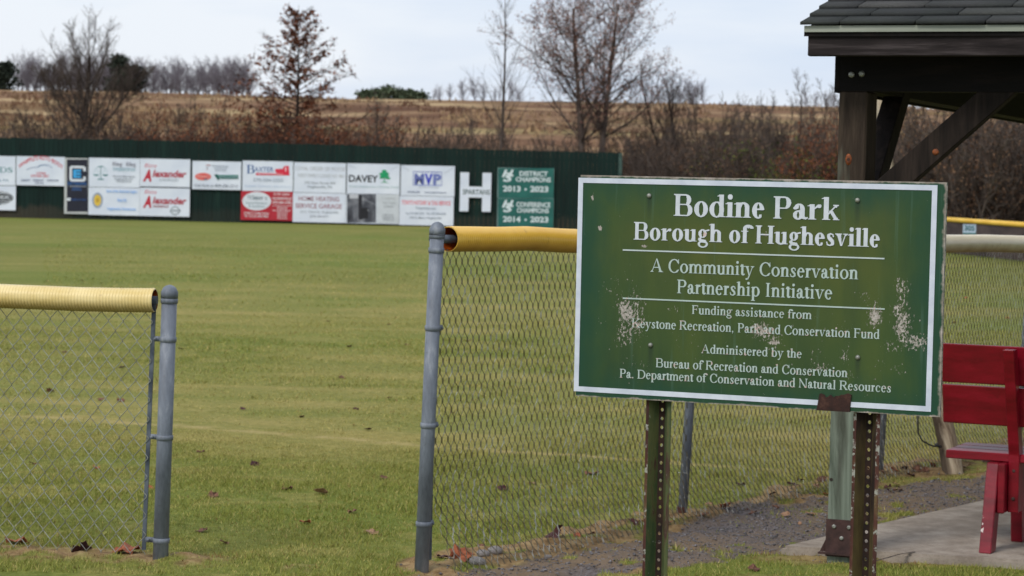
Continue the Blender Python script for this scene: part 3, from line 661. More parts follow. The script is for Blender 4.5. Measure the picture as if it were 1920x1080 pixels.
# olive algae film over the middle, bottle green paint still clean along the rim
ex_ = b.math('MINIMUM', o[0], b.math('SUBTRACT', SW, o[0])); ez = b.math('MINIMUM', b.math('SUBTRACT', o[2], ZB), b.math('SUBTRACT', ZT, o[2]))
hz = b.math('DIVIDE', b.math('SUBTRACT', o[2], ZB), ZT-ZB)
ol = b.math('MULTIPLY', b.ramp(b.math('ADD', ex_, b.math('MULTIPLY', b.math('SUBTRACT', nb_, .5), .22)), [(.04, 0), (.19, 1)]), b.ramp(b.math('ADD', hz, b.math('MULTIPLY', b.math('SUBTRACT', nv, .5), .5)), [(.12, .25), (.5, .55), (.72, 1), (.93, .3)]))
base = b.mix(b.math('MULTIPLY', ol, b.ramp(nb_, [(.25, .45), (.6, .95)])), base, rgb(88, 95, 34, .82))
rimf = b.ramp(b.math('ADD', b.math('MINIMUM', ex_, ez), b.math('MULTIPLY', b.math('SUBTRACT', b.noise(7, 6, .65, b.co((1.4, 1, .7), (6, 2, 3))), .5), .22)), [(.0, .9), (.115, 0)])
base = b.mix(rimf, base, rgb(20, 72, 52, .75))
wl = b.noise(1, 3, .6, b.co((40, 40, 2.2), (7, 0, 0)))   # pale runs below the lettering
base = b.mix(b.ramp(wl, [(.6, 0), (.75, .28)]), base, rgb(96, 130, 116, .85))
for _px in ((1217.5, 367), (1608, 375.5), (1220, 647), (1608.5, 670)):       # rust runs under the bolts
    bx_, bz_ = sl(*_px); f1 = b.ramp(b.math('ABSOLUTE', b.math('ADD', b.math('SUBTRACT', o[0], bx_), b.math('MULTIPLY', b.math('SUBTRACT', nb_, .5), .01))), [(.003, 1), (.011, 0)]); f2 = b.math('MULTIPLY', b.ramp(b.math('SUBTRACT', bz_, o[2]), [(.0, 0), (.006, 1)]), b.ramp(b.math('SUBTRACT', bz_, o[2]), [(.02, 1), (.085, 0)]))
    base = b.mix(b.math('MULTIPLY', b.math('MULTIPLY', f1, f2), .55), base, rgb(30, 48, 34, .8))
edge = b.math('SUBTRACT', ZT, o[2]); ed = b.ramp(b.math('ADD', edge, b.math('MULTIPLY', b.math('SUBTRACT', b.noise(16, 4, .7, b.co((1, 1, .2))), .5), .026)), [(.0035, 1), (.0055, 0)])
edr = b.ramp(b.math('ADD', b.math('SUBTRACT', SW, o[0]), b.math('MULTIPLY', b.math('SUBTRACT', b.noise(16, 4, .7, b.co((1, 1, 1), (1, 5, 2))), .5), .03)), [(.003, 1), (.005, 0)])
edb = b.ramp(b.math('ADD', b.math('SUBTRACT', o[2], ZB), b.math('MULTIPLY', b.math('SUBTRACT', b.noise(14, 4, .7, b.co((1, 1, .2), (8, 5, 2))), .5), .022)), [(-.001, 1), (.001, 0)])
wood = b.ramp(nf2, [(.3, rgb(120, 108, 98, .9)), (.55, rgb(176, 166, 156, .95)), (.75, rgb(214, 202, 196, .95))])
base = b.mix(b.math('MAXIMUM', b.math('MAXIMUM', ed, edb), edr), base, b.mix(.25, wood, rgb(96, 84, 76)))
fl2 = b.ramp(b.noise(90, 4, .7), [(.35, rgb(158, 146, 138, .85)), (.6, rgb(198, 190, 184, .88))])
base = b.mix(fm, base, fl2); b.bump(b.math('MULTIPLY', fm, -1), .5, .003)
M_SIGN = b.done(base, .5, 0, .35)
b = NB('sign_lettering'); fm, o, nf = flakes(b); nn = b.noise(30, 4, .6)
hz = b.math('DIVIDE', b.math('SUBTRACT', o[2], ZB), ZT-ZB)
wc = b.mix(b.ramp(hz, [(.62, 1), (.72, 0)]), rgb(208, 213, 222, .92), rgb(182, 198, 194, .9))
wc = b.mix(b.ramp(nn, [(.3, .22), (.6, 0)]), wc, rgb(120, 140, 126))
lf = b.ramp(b.noise(46, 4, .6, b.co((1, 1, 1), (9, 3, 5))), [(.565, 0), (.62, 1)])
wc = b.mix(b.math('MULTIPLY', lf, b.ramp(hz, [(.40, 1), (.46, 0)])), wc, rgb(196, 176, 170, .9))
M_LET = b.done(b.mix(fm, wc, rgb(208, 182, 174, .9)), .55)
M_BORD = pm('sign_border', rgb(196, 203, 218, .9), rgb(216, 222, 234, .92), 14, .5, .05)
M_PLY = pm('weathered_plywood', rgb(84, 92, 80), rgb(170, 160, 148), 26, .95, .5, 0, (1, 1, 4))
TH = .017
mb = MB(); mb.box(0, 0, ZB, SW, TH, ZT); pan = mb.build('panel', [M_SIGN, M_PLY], SIGN)
pan.data.polygons.foreach_set('material_index', [1, 1, 0, 1, 1, 1])
# white frame line
bx0, bz1 = sl(1081.5, 333.5); bx1, _ = sl(1757, 353.5); _, bz0 = sl(1083, 734.7)
_, zt2 = sl(1400, 339+5.5); _, zi = sl(1400, 350.5+3)
x0, z1 = sl(1081.3, 500)[0], sl(1081.5, 333)[1]; x1, z0 = sl(1756.5, 400)[0], sl(1083, 733.6)[1]
t = .0155; bev = .0018
mb = MB(); mb.box(x0, -bev, z1-t, x1, 0, z1); mb.box(x0, -bev, z0, x1, 0, z0+t); mb.box(x0, -bev, z0+t, x0+t, 0, z1-t); mb.box(x1-t, -bev, z0+t, x1, 0, z1-t)
mb.build('border', M_BORD, SIGN)
LINES = [("Bodine Park", 1, (1264, 404.5), (1569, 413.5), 41), ("Borough of Hughesville", 1, (1189, 448.5), (1647, 464.5), 33),
         ("A Community Conservation", 0, (1220.5, 508.6), (1606.7, 525), 25), ("Partnership Initiative", 0, (1270, 549.5), (1558.5, 561.7), 25.5),
         ("Funding assistance from", 0, (1297.7, 588), (1520.4, 599.3), 16.5), ("Keystone Recreation, Park and Conservation Fund", 0, (1185, 612.5), (1647.7, 637), 17),
         ("Administered by the", 0, (1315.3, 662), (1502, 671.5), 16.5), ("Bureau of Recreation and Conservation", 0, (1230, 687), (1587.5, 709), 17),
         ("Pa. Department of Conservation and Natural Resources", 0, (1162.5, 706), (1669.7, 738), 16.5)]
for text, bold, a, c_, cap in LINES:
    x0_, za = sl(*a); x1_, zc = sl(*c_); z = (za+zc)/2; ch = sl(a[0], a[1]-cap)[1]-za
    mb = MB(); put_serif(mb, text, bold, x0_, x1_, z, ch, .0022 if bold else .0018)
    mb.build('lettering', M_LET, SIGN)
mb = MB()
for a, c_ in (((1168, 467.6), (1658.5, 486)), ((1168, 558.3), (1659, 580.2))):
    (xa, za), (xb, zb) = sl(*a), sl(*c_); z = (za+zb)/2; mb.box(xa, -.0018, z-.0021, xb, 0, z+.0021)
mb.build('dividing_rule', M_LET, SIGN)
M_BOLT = pm('bolt_metal', rgb(126, 128, 120, .85), rgb(168, 168, 160, .85), 40, .45, .1, .4)
for px in ((1217.5, 367), (1608, 375.5), (1220, 647), (1608.5, 670)):
    x_, z_ = sl(*px); mb = MB(); mb.tube([(x_, .0, z_), (x_, -.0035, z_), (x_, -.0065, z_), (x_, -.008, z_)], [.0072, .0072, .005, .002], 14); mb.build('bolt', M_BOLT, SIGN, True)
# rusty strap folded over the lower edge
b = NB('rusty_strap'); n1 = b.noise(30, 6, .7); b.bump(n1, .6, .004)
M_STRAP = b.done(b.ramp(n1, [(.3, rgb(30, 15, 12)), (.55, rgb(54, 29, 23)), (.75, rgb(90, 60, 48))]), .9)
xa, zb = sl(1534, 769); xb, zt_ = sl(1597, 744); V = []; nseg = 30
for i in range(nseg+1):
    f = i/nseg; xx = xa+(xb-xa)*f+.004*(1-f); jag = zt_+.003+.022*(fbm(f*7, 3.3, 2, 3)-.45)-.004*math.sin(f*5)
    V += [(xa+(xb-xa)*f-.004, -.005, zb), (xx, -.006, float(jag)), (xa+(xb-xa)*f-.004, -.001, zb), (xx, -.001, float(jag))]
Fq = []
for i in range(nseg):
    a = i*4; Fq += [(a, a+4, a+5, a+1), (a+1, a+5, a+7, a+3), (a, a+2, a+6, a+4)]
Fq += [(0, 1, 3, 2), (nseg*4, nseg*4+2, nseg*4+3, nseg*4+1)]
mb = MB(); mb.add(V, Fq); mb.build('rusty_strap', M_STRAP, SIGN)
# punched hat section posts
b = NB('post_paint'); n1 = b.noise(1, 7, .68, b.co((16, 16, 4))); n2 = b.noise(70, 4, .7); n3 = b.noise(1, 3, .5, b.co((5, 5, 1.5), (2, 7, 1)))
cp = b.ramp(n1, [(.30, rgb(30, 52, 28, .8)), (.48, rgb(50, 72, 36, .8)), (.62, rgb(88, 92, 48, .8))])
cp = b.mix(b.ramp(b.math('ADD', n1, b.math('MULTIPLY', n3, .5)), [(.84, 0), (.90, .95)]), cp, rgb(64, 34, 28, .85))
cp = b.mix(b.ramp(n2, [(.66, 0), (.7, .55)]), cp, rgb(168, 170, 156, .8)); b.bump(n1, .4, .003)
M_POST = b.done(cp, .75)
b = NB('post_rust'); n1 = b.noise(1, 7, .68, b.co((16, 16, 5))); n2 = b.noise(38, 5, .7)
cp = b.ramp(n1, [(.3, rgb(48, 22, 18, .85)), (.55, rgb(80, 42, 32, .85)), (.66, rgb(104, 84, 52, .85))])
M_POSTR = b.done(b.mix(b.ramp(n2, [(.55, 0), (.62, .8)]), cp, rgb(172, 174, 164, .85)), .85)
M_WEB = pm('post_web_rust', rgb(26, 15, 12), rgb(50, 30, 22), 26, .9, .3)
M_POSTO = pm('post_olive_rust', rgb(44, 28, 20, .8), rgb(98, 84, 46, .8), 9, .85, .35, 0, (1.4, 1.4, .4), .38, .62)
def hat_post(xc, rusty):
    mb = MB(); z0, z1 = -.15, ZT-.03; T = .0035; y0 = TH+.001; yw = y0+.034
    prof = [(-.040, y0), (-.031, y0), (-.0095, yw), (.0095, yw), (.029, y0), (.040, y0)]
    for k in range(5):
        (xa, ya), (xb, yb) = prof[k], prof[k+1]
        mb.cur = {0: 1, 1: 3 if rusty else 0, 3: 3 if rusty else 0, 4: 1 if rusty else 0}.get(k, 2)
        if k == 2: continue
        d = Vector((xb-xa, yb-ya, 0)).normalized(); n = Vector((-d.y, d.x, 0))*T
        V = []
        for (x, y) in ((xa, ya), (xb, yb)):
            for o_ in (Vector((0, 0, 0)), n):
                for z in (z0, z1): V.append((xc+x+o_.x, y+o_.y, z))
        mb.add(V, [(0, 4, 5, 1), (2, 3, 7, 6), (0, 2, 6, 4), (1, 5, 7, 3), (0, 1, 3, 2), (4, 6, 7, 5)])
    mb.cur = 2; pit = .0272; z = z0; hr = .0056; xw = .0095; nside = 8     # web with its row of holes
    while z < z1-pit:
        zc = z+pit/2; out_ = [(-xw, z), (0, z), (xw, z), (xw, zc), (xw, z+pit), (0, z+pit), (-xw, z+pit), (-xw, zc)]
        ang = [math.atan2(-1, -.6), -math.pi/2, math.atan2(-1, .6), 0, math.atan2(1, .6), math.pi/2, math.atan2(1, -.6), math.pi]
        V = [(xc+x, yw, zz) for x, zz in out_]+[(xc+hr*math.cos(a), yw, zc+hr*math.sin(a)) for a in ang]+[(xc+hr*math.cos(a), yw+T, zc+hr*math.sin(a)) for a in ang]
        Fq = [(k, (k+1) % 8, 8+(k+1) % 8, 8+k) for k in range(8)]+[(8+k, 8+(k+1) % 8, 16+(k+1) % 8, 16+k) for k in range(8)]
        mb.add(V, Fq); z += pit
    return mb.build('post', [M_POST, M_POSTR, M_WEB, M_POSTO], SIGN)
hat_post((sl(1212, 757, -.025)[0]+sl(1261, 757, -.025)[0])/2, False)
hat_post((sl(1603, 780, -.025)[0]+sl(1650, 780, -.025)[0])/2, True)
# ================================================================ picnic pavilion
PO = G(1581, 1040, SZ); PAV = tag(empty('pavilion', (PO.x, PO.y, 0), -THP), 'open timber pavilion with dark shingled roof and diagonal braces at the right', 'pavilion')
def pl(u, v, y):                             # pixel -> local (x, z) on the pavilion plane at depth y
    o = Vector((PO.x, PO.y, 0))+PBK*y; p = PP(u, v, o, PBK); return (p-o).dot(PDX), p.z
def wood_mat(name, c1, c2, c3, ax, mossy=None):
    st = {'x': (1.2, 14, 14), 'y': (14, 1.2, 14), 'z': (14, 14, 1.2)}[ax]; b = NB(name)
    n1 = b.noise(1, 8, .68, b.co(st), .6); n2 = b.noise(1, 5, .6, b.co(tuple(q*5 for q in st)))
    c = b.ramp(n1, [(.3, c1), (.5, c2), (.72, c3)]); c = b.mix(b.ramp(n2, [(.3, .5), (.55, 0)]), c, c1)
    if mossy:
        z = b.sep(b.co())[2]; n3 = b.noise(1, 4, .6, b.co((10, 10, 1.1), (3, 3, 3)))
        f = b.ramp(b.math('ADD', b.math('MULTIPLY', z, -.3), n3), [(.06, 0), (.36, 1)]); c = b.mix(f, c, b.mix(b.ramp(n1, [(.35, 0), (.6, 1)]), mossy[0], mossy[2]))  # mossy weathering low down; the darker top has roof shade in its colour
    b.bump(n2, .35, .004); return b.done(c, .85, 0, .2)
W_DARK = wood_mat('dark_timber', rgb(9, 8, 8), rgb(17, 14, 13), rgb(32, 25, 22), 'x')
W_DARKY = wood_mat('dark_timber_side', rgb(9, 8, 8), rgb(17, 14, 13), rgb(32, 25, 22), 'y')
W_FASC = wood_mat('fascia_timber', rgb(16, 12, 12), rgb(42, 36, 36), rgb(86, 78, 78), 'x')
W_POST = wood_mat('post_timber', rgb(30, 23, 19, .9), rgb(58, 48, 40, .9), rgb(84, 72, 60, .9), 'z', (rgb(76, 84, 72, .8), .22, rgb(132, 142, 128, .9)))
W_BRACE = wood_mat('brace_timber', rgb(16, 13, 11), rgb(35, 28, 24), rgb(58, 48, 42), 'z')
M_KNOT = pm('wood_knot', rgb(84, 40, 14), rgb(142, 74, 28), 60, .6, .2)
xl, _ = pl(1571.5, 250, 0); PWD = .118; PDE = .185; BZ0 = pl(1600, 171, 0)[1]; BZ1 = BZ0+.21
WX, DY = 5.6, 6.0                            # post spacing across and back
posts = []
for k, (px, py) in enumerate(((xl, 0), (xl+WX, 0), (xl, DY), (xl+WX, DY))):
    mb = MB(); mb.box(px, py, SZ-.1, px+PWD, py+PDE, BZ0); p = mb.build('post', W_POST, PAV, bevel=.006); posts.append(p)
kx, kz_ = pl(1591, 299, 0)
mb = MB(); mb.tube([(kx, .004, kz_), (kx, -.001, kz_), (kx, -.003, kz_)], [.017, .016, .008], 12); kk_ = mb.build('knot', M_KNOT, posts[0], True)
for q in kk_.data.vertices: q.co.z = kz_+(q.co.z-kz_)*1.5; q.co.x = kx+(q.co.x-kx)*.85
mb = MB(); mb.tube([(kx, -.0032, kz_), (kx, -.0036, kz_)], [.007, .006], 10); mb.build('knot_core', pm('knot_core', rgb(40, 22, 14), rgb(70, 38, 22), 50), posts[0], True)
kx2, kz2 = pl(1556, 899, 0)
mb = MB(); mb.tube([(kx2+.006, .004, kz2), (kx2+.006, -.002, kz2)], [.009, .007], 10); mb.build('knot', pm('dark_knot', rgb(30, 24, 20), rgb(52, 44, 36), 50), posts[0], True)
# steel shoe with three bolts
M_SHOE = pm('brown_steel', rgb(44, 28, 26), rgb(74, 50, 46), 20, .7, .25, .1)
mb = MB(); zt_ = pl(1580, 975, -.006)[1]
mb.box(xl-.004, -.007, SZ-.01, xl+PWD+.012, -.001, zt_); mb.box(xl-.03, -.03, SZ, xl+PWD+.03, -.0075, SZ+.008); mb.box(xl-.004, PWD+.001, SZ, xl+PWD+.012, PWD+.007, zt_)
mb.add([(xl-.004, -.007, SZ+.06), (xl-.004, -.001, SZ+.06), (xl-.004, -.001, SZ+.0085), (xl-.028, -.007, SZ+.0085)], [(0, 1, 2), (0, 2, 3), (0, 3, 2, 1)][:2])
shoe = mb.build('post_shoe', M_SHOE, PAV)
for px in ((1564, 987), (1592, 989), (1578, 1009)):
    a, z = pl(*px, -.007); mb = MB(); mb.tube([(a, -.006, z), (a, -.012, z), (a, -.014, z)], [.009, .009, .005], 8); mb.build('bolt', M_BOLT, shoe, True)
# beams
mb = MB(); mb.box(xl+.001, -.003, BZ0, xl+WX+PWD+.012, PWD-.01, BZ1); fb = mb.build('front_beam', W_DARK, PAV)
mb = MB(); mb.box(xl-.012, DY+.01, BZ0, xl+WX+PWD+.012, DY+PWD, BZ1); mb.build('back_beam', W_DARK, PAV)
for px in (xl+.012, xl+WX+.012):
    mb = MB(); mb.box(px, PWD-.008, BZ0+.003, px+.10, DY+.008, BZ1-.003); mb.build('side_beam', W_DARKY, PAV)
xs0, _ = pl(1565, 140, 0); mb = MB(); mb.box(xs0, .002, BZ0-.006, xl-.001, DY, BZ1+.02); mb.build('side_trim', W_DARKY, PAV)
for px in ((1597, 140), (1616, 138.5)):
    a, z = pl(*px, -.003); mb = MB(); mb.tube([(a, .0, z), (a, -.010, z), (a, -.013, z)], [.013, .013, .006], 8); mb.build('bolt', M_BOLT, fb, True)
# braces
def brace(p, q, wd, dp, side, m):
    mb = MB(); mb.beam(p, q, wd, dp, side); return mb.build('brace', m, PAV, bevel=.004)
zlo = BZ0-.56
for px, sg in ((xl+PWD, 1), (xl+WX, -1)):
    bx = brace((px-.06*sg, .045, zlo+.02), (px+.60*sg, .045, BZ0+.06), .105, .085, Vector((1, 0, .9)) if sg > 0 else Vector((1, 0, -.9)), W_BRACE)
    if sg > 0:
        a, z = pl(1754, 285, 0); mb = MB(); mb.tube([(a, .004, z), (a, .0005, z), (a, -.001, z)], [.014, .013, .006], 12); mb.build('knot', M_KNOT, bx, True)
for px in (xl+.06, xl+WX+.06):
    brace((px+.01, PDE-.04, zlo+.02), (px+.01, PDE+.64, BZ0+.06), .09, .10, Vector((1, 0, 0)), W_BRACE)
# roof
OV = .26; exl, ez = pl(1499, 46, -OV); exr = xl+WX+.35; PIT = .29; RY = DY/2
fxl, fz0 = pl(1514, 105, -OV+.03); fz1 = pl(1514, 61, -OV+.03)[1]
mb = MB(); mb.box(fxl, -OV+.03, fz0, exr-.05, -OV+.068, fz1); mb.build('fascia', W_FASC, PAV, bevel=.004)
mb = MB(); mb.box(fxl, DY+PWD+OV-.068, fz0, exr-.05, DY+PWD+OV-.03, fz1); mb.build('fascia', W_FASC, PAV)
sl_ = PIT; rz_ = ez+sl_*(RY+OV)
M_DRIP = pm('white_drip_edge', rgb(136, 142, 128, .85), rgb(168, 172, 158, .85), 5, .4, .05, 0, (.4, 4, 4))
dz0, dz1 = fz1+.001, pl(1514, 47.5, -OV+.02)[1]
mb = MB(); mb.box(fxl-.012, -OV+.012, dz0, exr-.02, -OV+.027, dz1-.002); mb.build('drip_edge', M_DRIP, PAV)
mb = MB()                                    # deck under the shingles and the two rake boards
for y0_, z0_, y1_, z1_ in ((-OV+.02, ez-.03, RY, rz_-.03), (DY+PWD+OV-.02, ez-.03, RY, rz_-.03)):
    V = [(x, y, z-k) for k in (.022, 0) for (x, y, z) in ((exl+.015, y0_, z0_+.005), (exr, y0_, z0_+.005), (exr, y1_, z1_), (exl+.015, y1_, z1_))]
    mb.add(V, [(0, 1, 2, 3), (4, 7, 6, 5), (0, 4, 5, 1), (1, 5, 6, 2), (2, 6, 7, 3), (3, 7, 4, 0)])
mb.build('roof_deck', W_DARKY, PAV)
for x_ in (fxl-.004, exr-.08):
    for sgn in (1, -1):
        ya = -OV+.07 if sgn > 0 else DY+PWD+OV-.07
        V = []
        for x in (x_, x_+.036):
            V += [(x, ya, fz0+.012), (x, RY, rz_-.19), (x, RY, rz_-.056), (x, ya, ez-.032+PIT*.05)]
        mb = MB(); mb.add(V, [(0, 1, 2, 3), (4, 7, 6, 5), (0, 4, 5, 1), (1, 5, 6, 2), (2, 6, 7, 3), (3, 7, 4, 0)]); mb.build('rake_board', W_DARKY, PAV)
rng = np.random.default_rng(12); V, Fc, At = [], [], []; EXPO = .152; slen = math.hypot(RY+OV, sl_*(RY+OV)); cs, sn = math.cos(math.atan(PIT)), math.sin(math.atan(PIT))
for side in (1, -1):
    n = int(slen/EXPO)+1
    for i in range(n):
        x = exl+(-.0 if i % 2 else -.0); first = rng.uniform(.12, .3)
        while x < exr:
            wd = first if first else rng.choice([.24, .28, .31, .31, .36]); first = None; x1 = min(x+wd, exr)
            s0, s1 = i*EXPO-.004*rng.random(), min((i+1)*EXPO+.05, slen+.02); th = .011+.003*rng.random(); g = .007
            q = []
            for xx in (x+g/2, x1-g/2):
                for s_, h0, h1 in ((s0, .004, .004+th), (s1, -.004, .002)):
                    for h in (h0, h1):
                        y = -OV+s_*cs-h*sn*0; z = ez-.004+s_*sn+h
                        if side < 0: y = DY+PWD-y
                        q.append((xx, y, z))
            o_ = len(V); V += q; sh = rng.uniform(0, 1); At += [sh]*8
            Fc += [tuple(o_+k for k in f) for f in ((0, 1, 5, 4), (1, 3, 7, 5), (0, 2, 3, 1), (4, 5, 7, 6), (2, 6, 7, 3), (0, 4, 6, 2))]
            x = x1
b = NB('asphalt_shingle'); n1 = b.noise(90, 3, .75); n2 = b.noise(2.2, 5, .6); n3 = b.noise(7, 5, .7, b.co((1, 1, 1), (3, 2, 8)))
cs_ = b.ramp(b.attr('shade'), [(0, rgb(52, 53, 53, .82)), (.5, rgb(68, 68, 67, .82)), (1, rgb(88, 86, 83, .85))])
cs_ = b.mix(b.ramp(n2, [(.4, 0), (.65, .45)]), cs_, rgb(58, 64, 56)); cs_ = b.mix(b.ramp(n1, [(.35, .5), (.6, 0)]), cs_, rgb(40, 42, 44))
cs_ = b.mix(b.ramp(n3, [(.68, 0), (.72, .5)]), cs_, rgb(170, 170, 164)); b.bump(n1, .6, .004)
link('shingles', mesh_fast('shingles', V, Fc, {'shade': np.array(At)}), b.done(cs_, .95, 0, .2), PAV)
# ================================================================ red bench
BO = G(1853, 1036, SZ); THB = rad(25); BENCH = tag(empty('park_bench', (BO.x, BO.y, SZ), -THB), 'red painted wooden park bench seen from behind on the concrete slab', 'bench')
b = NB('red_paint'); n1 = b.noise(1, 6, .65, b.co((3, 12, 12))); n2 = b.noise(1, 6, .7, b.co((22, 22, 22), (3, 1, 5)))
rc = b.ramp(n1, [(.3, rgb(98, 2, 20, .8)), (.55, rgb(134, 6, 32, .85)), (.75, rgb(156, 22, 48, .85))])
rc = b.mix(b.ramp(n2, [(.70, 0), (.715, .85)]), rc, rgb(170, 150, 142)); rc = b.mix(b.ramp(b.noise(14, 5, .65), [(.58, 0), (.72, .4)]), rc, rgb(70, 6, 14))
b.bump(b.noise(16, 6, .65), .3, .004); M_RED = b.done(rc, .34, 0, .45)
b = NB('red_seat_paint'); n2 = b.noise(1, 6, .7, b.co((16, 26, 20), (3, 1, 5)))
rc2 = b.mix(b.ramp(n2, [(.66, 0), (.70, .8)]), rc if False else rgb(160, 58, 74, .95), rgb(196, 168, 164)); M_REDS = b.done(b.mix(b.ramp(b.noise(1, 4, .6, b.co((2, 30, 9))), [(.3, .4), (.6, 0)]), rc2, rgb(112, 28, 40)), .28, 0, .5)
BL_ = 1.9                                    # bench length
def bb(name, x0, y0, z0, x1, y1, z1, m=None, par=None): mb = MB(); mb.box(x0, y0, z0, x1, y1, z1); return mb.build(name, m or M_RED, par or BENCH, bevel=.004)
lean = -.10
def slat(z0, z1, x0, x1):
    y = lambda z: .115+(z-.40)*lean/.5; mb = MB(); T = .036; V = []
    for x in (x0, x1): V += [(x, y(z0), z0), (x, y(z0)+T, z0), (x, y(z1)+T, z1), (x, y(z1), z1)]
    mb.add(V, [(0, 1, 2, 3), (4, 7, 6, 5), (0, 4, 5, 1), (1, 5, 6, 2), (2, 6, 7, 3), (3, 7, 4, 0)]); return mb.build('back_slat', M_RED, BENCH, bevel=.004)
slat(.712, .88, -.235, BL_-.2); slat(.534, .702, -.235, BL_-.2)
SZH = .415
for k in range(3): bb('seat_slat', -.222, .10+k*.118, SZH-.036, BL_-.2, .10+k*.118+.113, SZH)
for x in (0., BL_-.55):
    s = 1 if x == 0 else -1; X = lambda a: x+a
    def leg(y0, y1, n='leg'):
        mb = MB(); V = []
        for (yy, z) in ((y0, 0), (y1, SZH-.038)):
            for a, c_ in ((-.032, -.04), (.020, -.04), (.020, .05), (-.032, .05)): V.append((X(a), yy+c_, z))
        mb.add(V, [(0, 3, 2, 1), (4, 5, 6, 7), (0, 1, 5, 4), (1, 2, 6, 5), (2, 3, 7, 6), (3, 0, 4, 7)]); return mb.build(n, M_RED, BENCH, bevel=.004)
    l1 = leg(.0, .10)
    mb = MB(); V = []                        # leg set further forward
    for (yy, z) in ((.40, 0), (.34, SZH-.038)):
        for a, c_ in ((.012, -.04), (.062, -.04), (.062, .05), (.012, .05)): V.append((X(a), yy+c_, z))
    mb.add(V, [(0, 3, 2, 1), (4, 5, 6, 7), (0, 1, 5, 4), (1, 2, 6, 5), (2, 3, 7, 6), (3, 0, 4, 7)]); mb.build('leg', M_RED, BENCH, bevel=.004)
    bb('cleat', X(.0215), .035, .165, X(.052), .44, SZH-.038)
    mb = MB(); V = []                        # slanting upright that carries the back
    for yy, z in ((.155, .165), (.155+lean*.1, SZH), (.072+(.872-.40)*lean/.5, .872)):
        for a, c_ in ((.0535, -.03), (.100, -.03), (.100, .042), (.0535, .042)): V.append((X(a), yy+c_-.03, z))
    mb.add(V, [(0, 3, 2, 1), (8, 9, 10, 11)]+[(i*4+k, i*4+(k+1) % 4, i*4+4+(k+1) % 4, i*4+4+k) for i in (0, 1) for k in range(4)]); up_ = mb.build('upright', M_RED, BENCH, bevel=.003)
    for z in (.225, .345):
        mb = MB(); mb.tube([(X(.078), .1, z), (X(.078), .088, z), (X(.078), .085, z)], [.008, .008, .005], 8); mb.build('bolt', M_SHOE, up_, True)
# chipped paint at the foot of the leg
M_CHIP = pm('bare_primer', rgb(190, 170, 166), rgb(214, 200, 196), 30, .8)
for (z0_, z1_, a0, a1) in ((.115, .128, -.036, -.024), (.086, .107, -.0345, -.022), (.145, .150, -.034, -.026)):
    zm = (z0_+z1_)/2; xm = (a0+a1)/2+.004; rr_ = (z1_-z0_)*.5; pts = []
    for q in range(11):
        an = q*2*math.pi/11; r_ = rr_*random.uniform(.5, 1.15); zz = zm+r_*math.sin(an)*1.1; pts.append((xm+r_*.7*math.cos(an), -.0408+zz*.1/.377, zz))
    mb = MB(); mb.add(pts, [tuple(range(11))]); mb.build('paint_chip', M_CHIP, BENCH)
# ================================================================ leaning pole
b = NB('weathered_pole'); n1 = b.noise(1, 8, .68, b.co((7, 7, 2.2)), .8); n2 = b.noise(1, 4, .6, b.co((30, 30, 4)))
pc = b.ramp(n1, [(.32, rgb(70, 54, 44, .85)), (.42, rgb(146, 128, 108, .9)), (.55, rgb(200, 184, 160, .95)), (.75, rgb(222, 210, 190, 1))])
side_shade = b.ramp(b.math('ADD', b.math('MULTIPLY', b.attr('side'), .5), b.math('MULTIPLY', n1, .8)), [(.02, 1), (.30, 0)])  # left side of the shaft darkened in the colour, standing in for shade
pc = b.mix(b.math('MULTIPLY', side_shade, .85), pc, rgb(70, 58, 50, .85)); b.bump(n2, .5, .006); M_POLE = b.done(pc, .9, 0, .1)
pb = G(1788, 886); D0 = (pb-CAM).dot(fw); pt_ = PD(1655, 190, D0); ax_ = (pt_-pb)
POLE = tag(empty('leaning_pole', pb), 'bleached round wooden pole leaning beside the fence behind the red bench', 'pole')
pts = [PD(u, v, D0)-pb for u, v in ((1802, 945), (1787, 886), (1777, 830), (1766, 780), (1750, 715), (1732, 640), (1713, 560), (1695, 480), (1680, 410), (1668, 350), (1661, 300), (1657, 250), (1654, 190), (1652, 130))]
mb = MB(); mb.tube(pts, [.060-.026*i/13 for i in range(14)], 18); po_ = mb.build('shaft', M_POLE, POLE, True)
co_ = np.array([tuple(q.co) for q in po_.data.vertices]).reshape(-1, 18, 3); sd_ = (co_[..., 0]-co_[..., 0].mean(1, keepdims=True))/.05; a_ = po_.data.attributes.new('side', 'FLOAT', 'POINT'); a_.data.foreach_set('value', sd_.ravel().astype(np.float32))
wp = [PD(u, v, D0-.07)-pb for u, v in ((1722, 770), (1721, 790), (1722, 812), (1729, 826), (1741, 833), (1752, 837), (1758, 836))]
mb = MB(); mb.tube(wp, .0045, 6); mb.tube([wp[-1]+Vector((-.01, 0, .012)), wp[-1], wp[-1]+Vector((.02, .01, -.006))], .009, 6); mb.build('hanging_wire', pm('black_wire', rgb(30, 30, 32), rgb(48, 48, 50), 8, .5, 0), POLE, True)
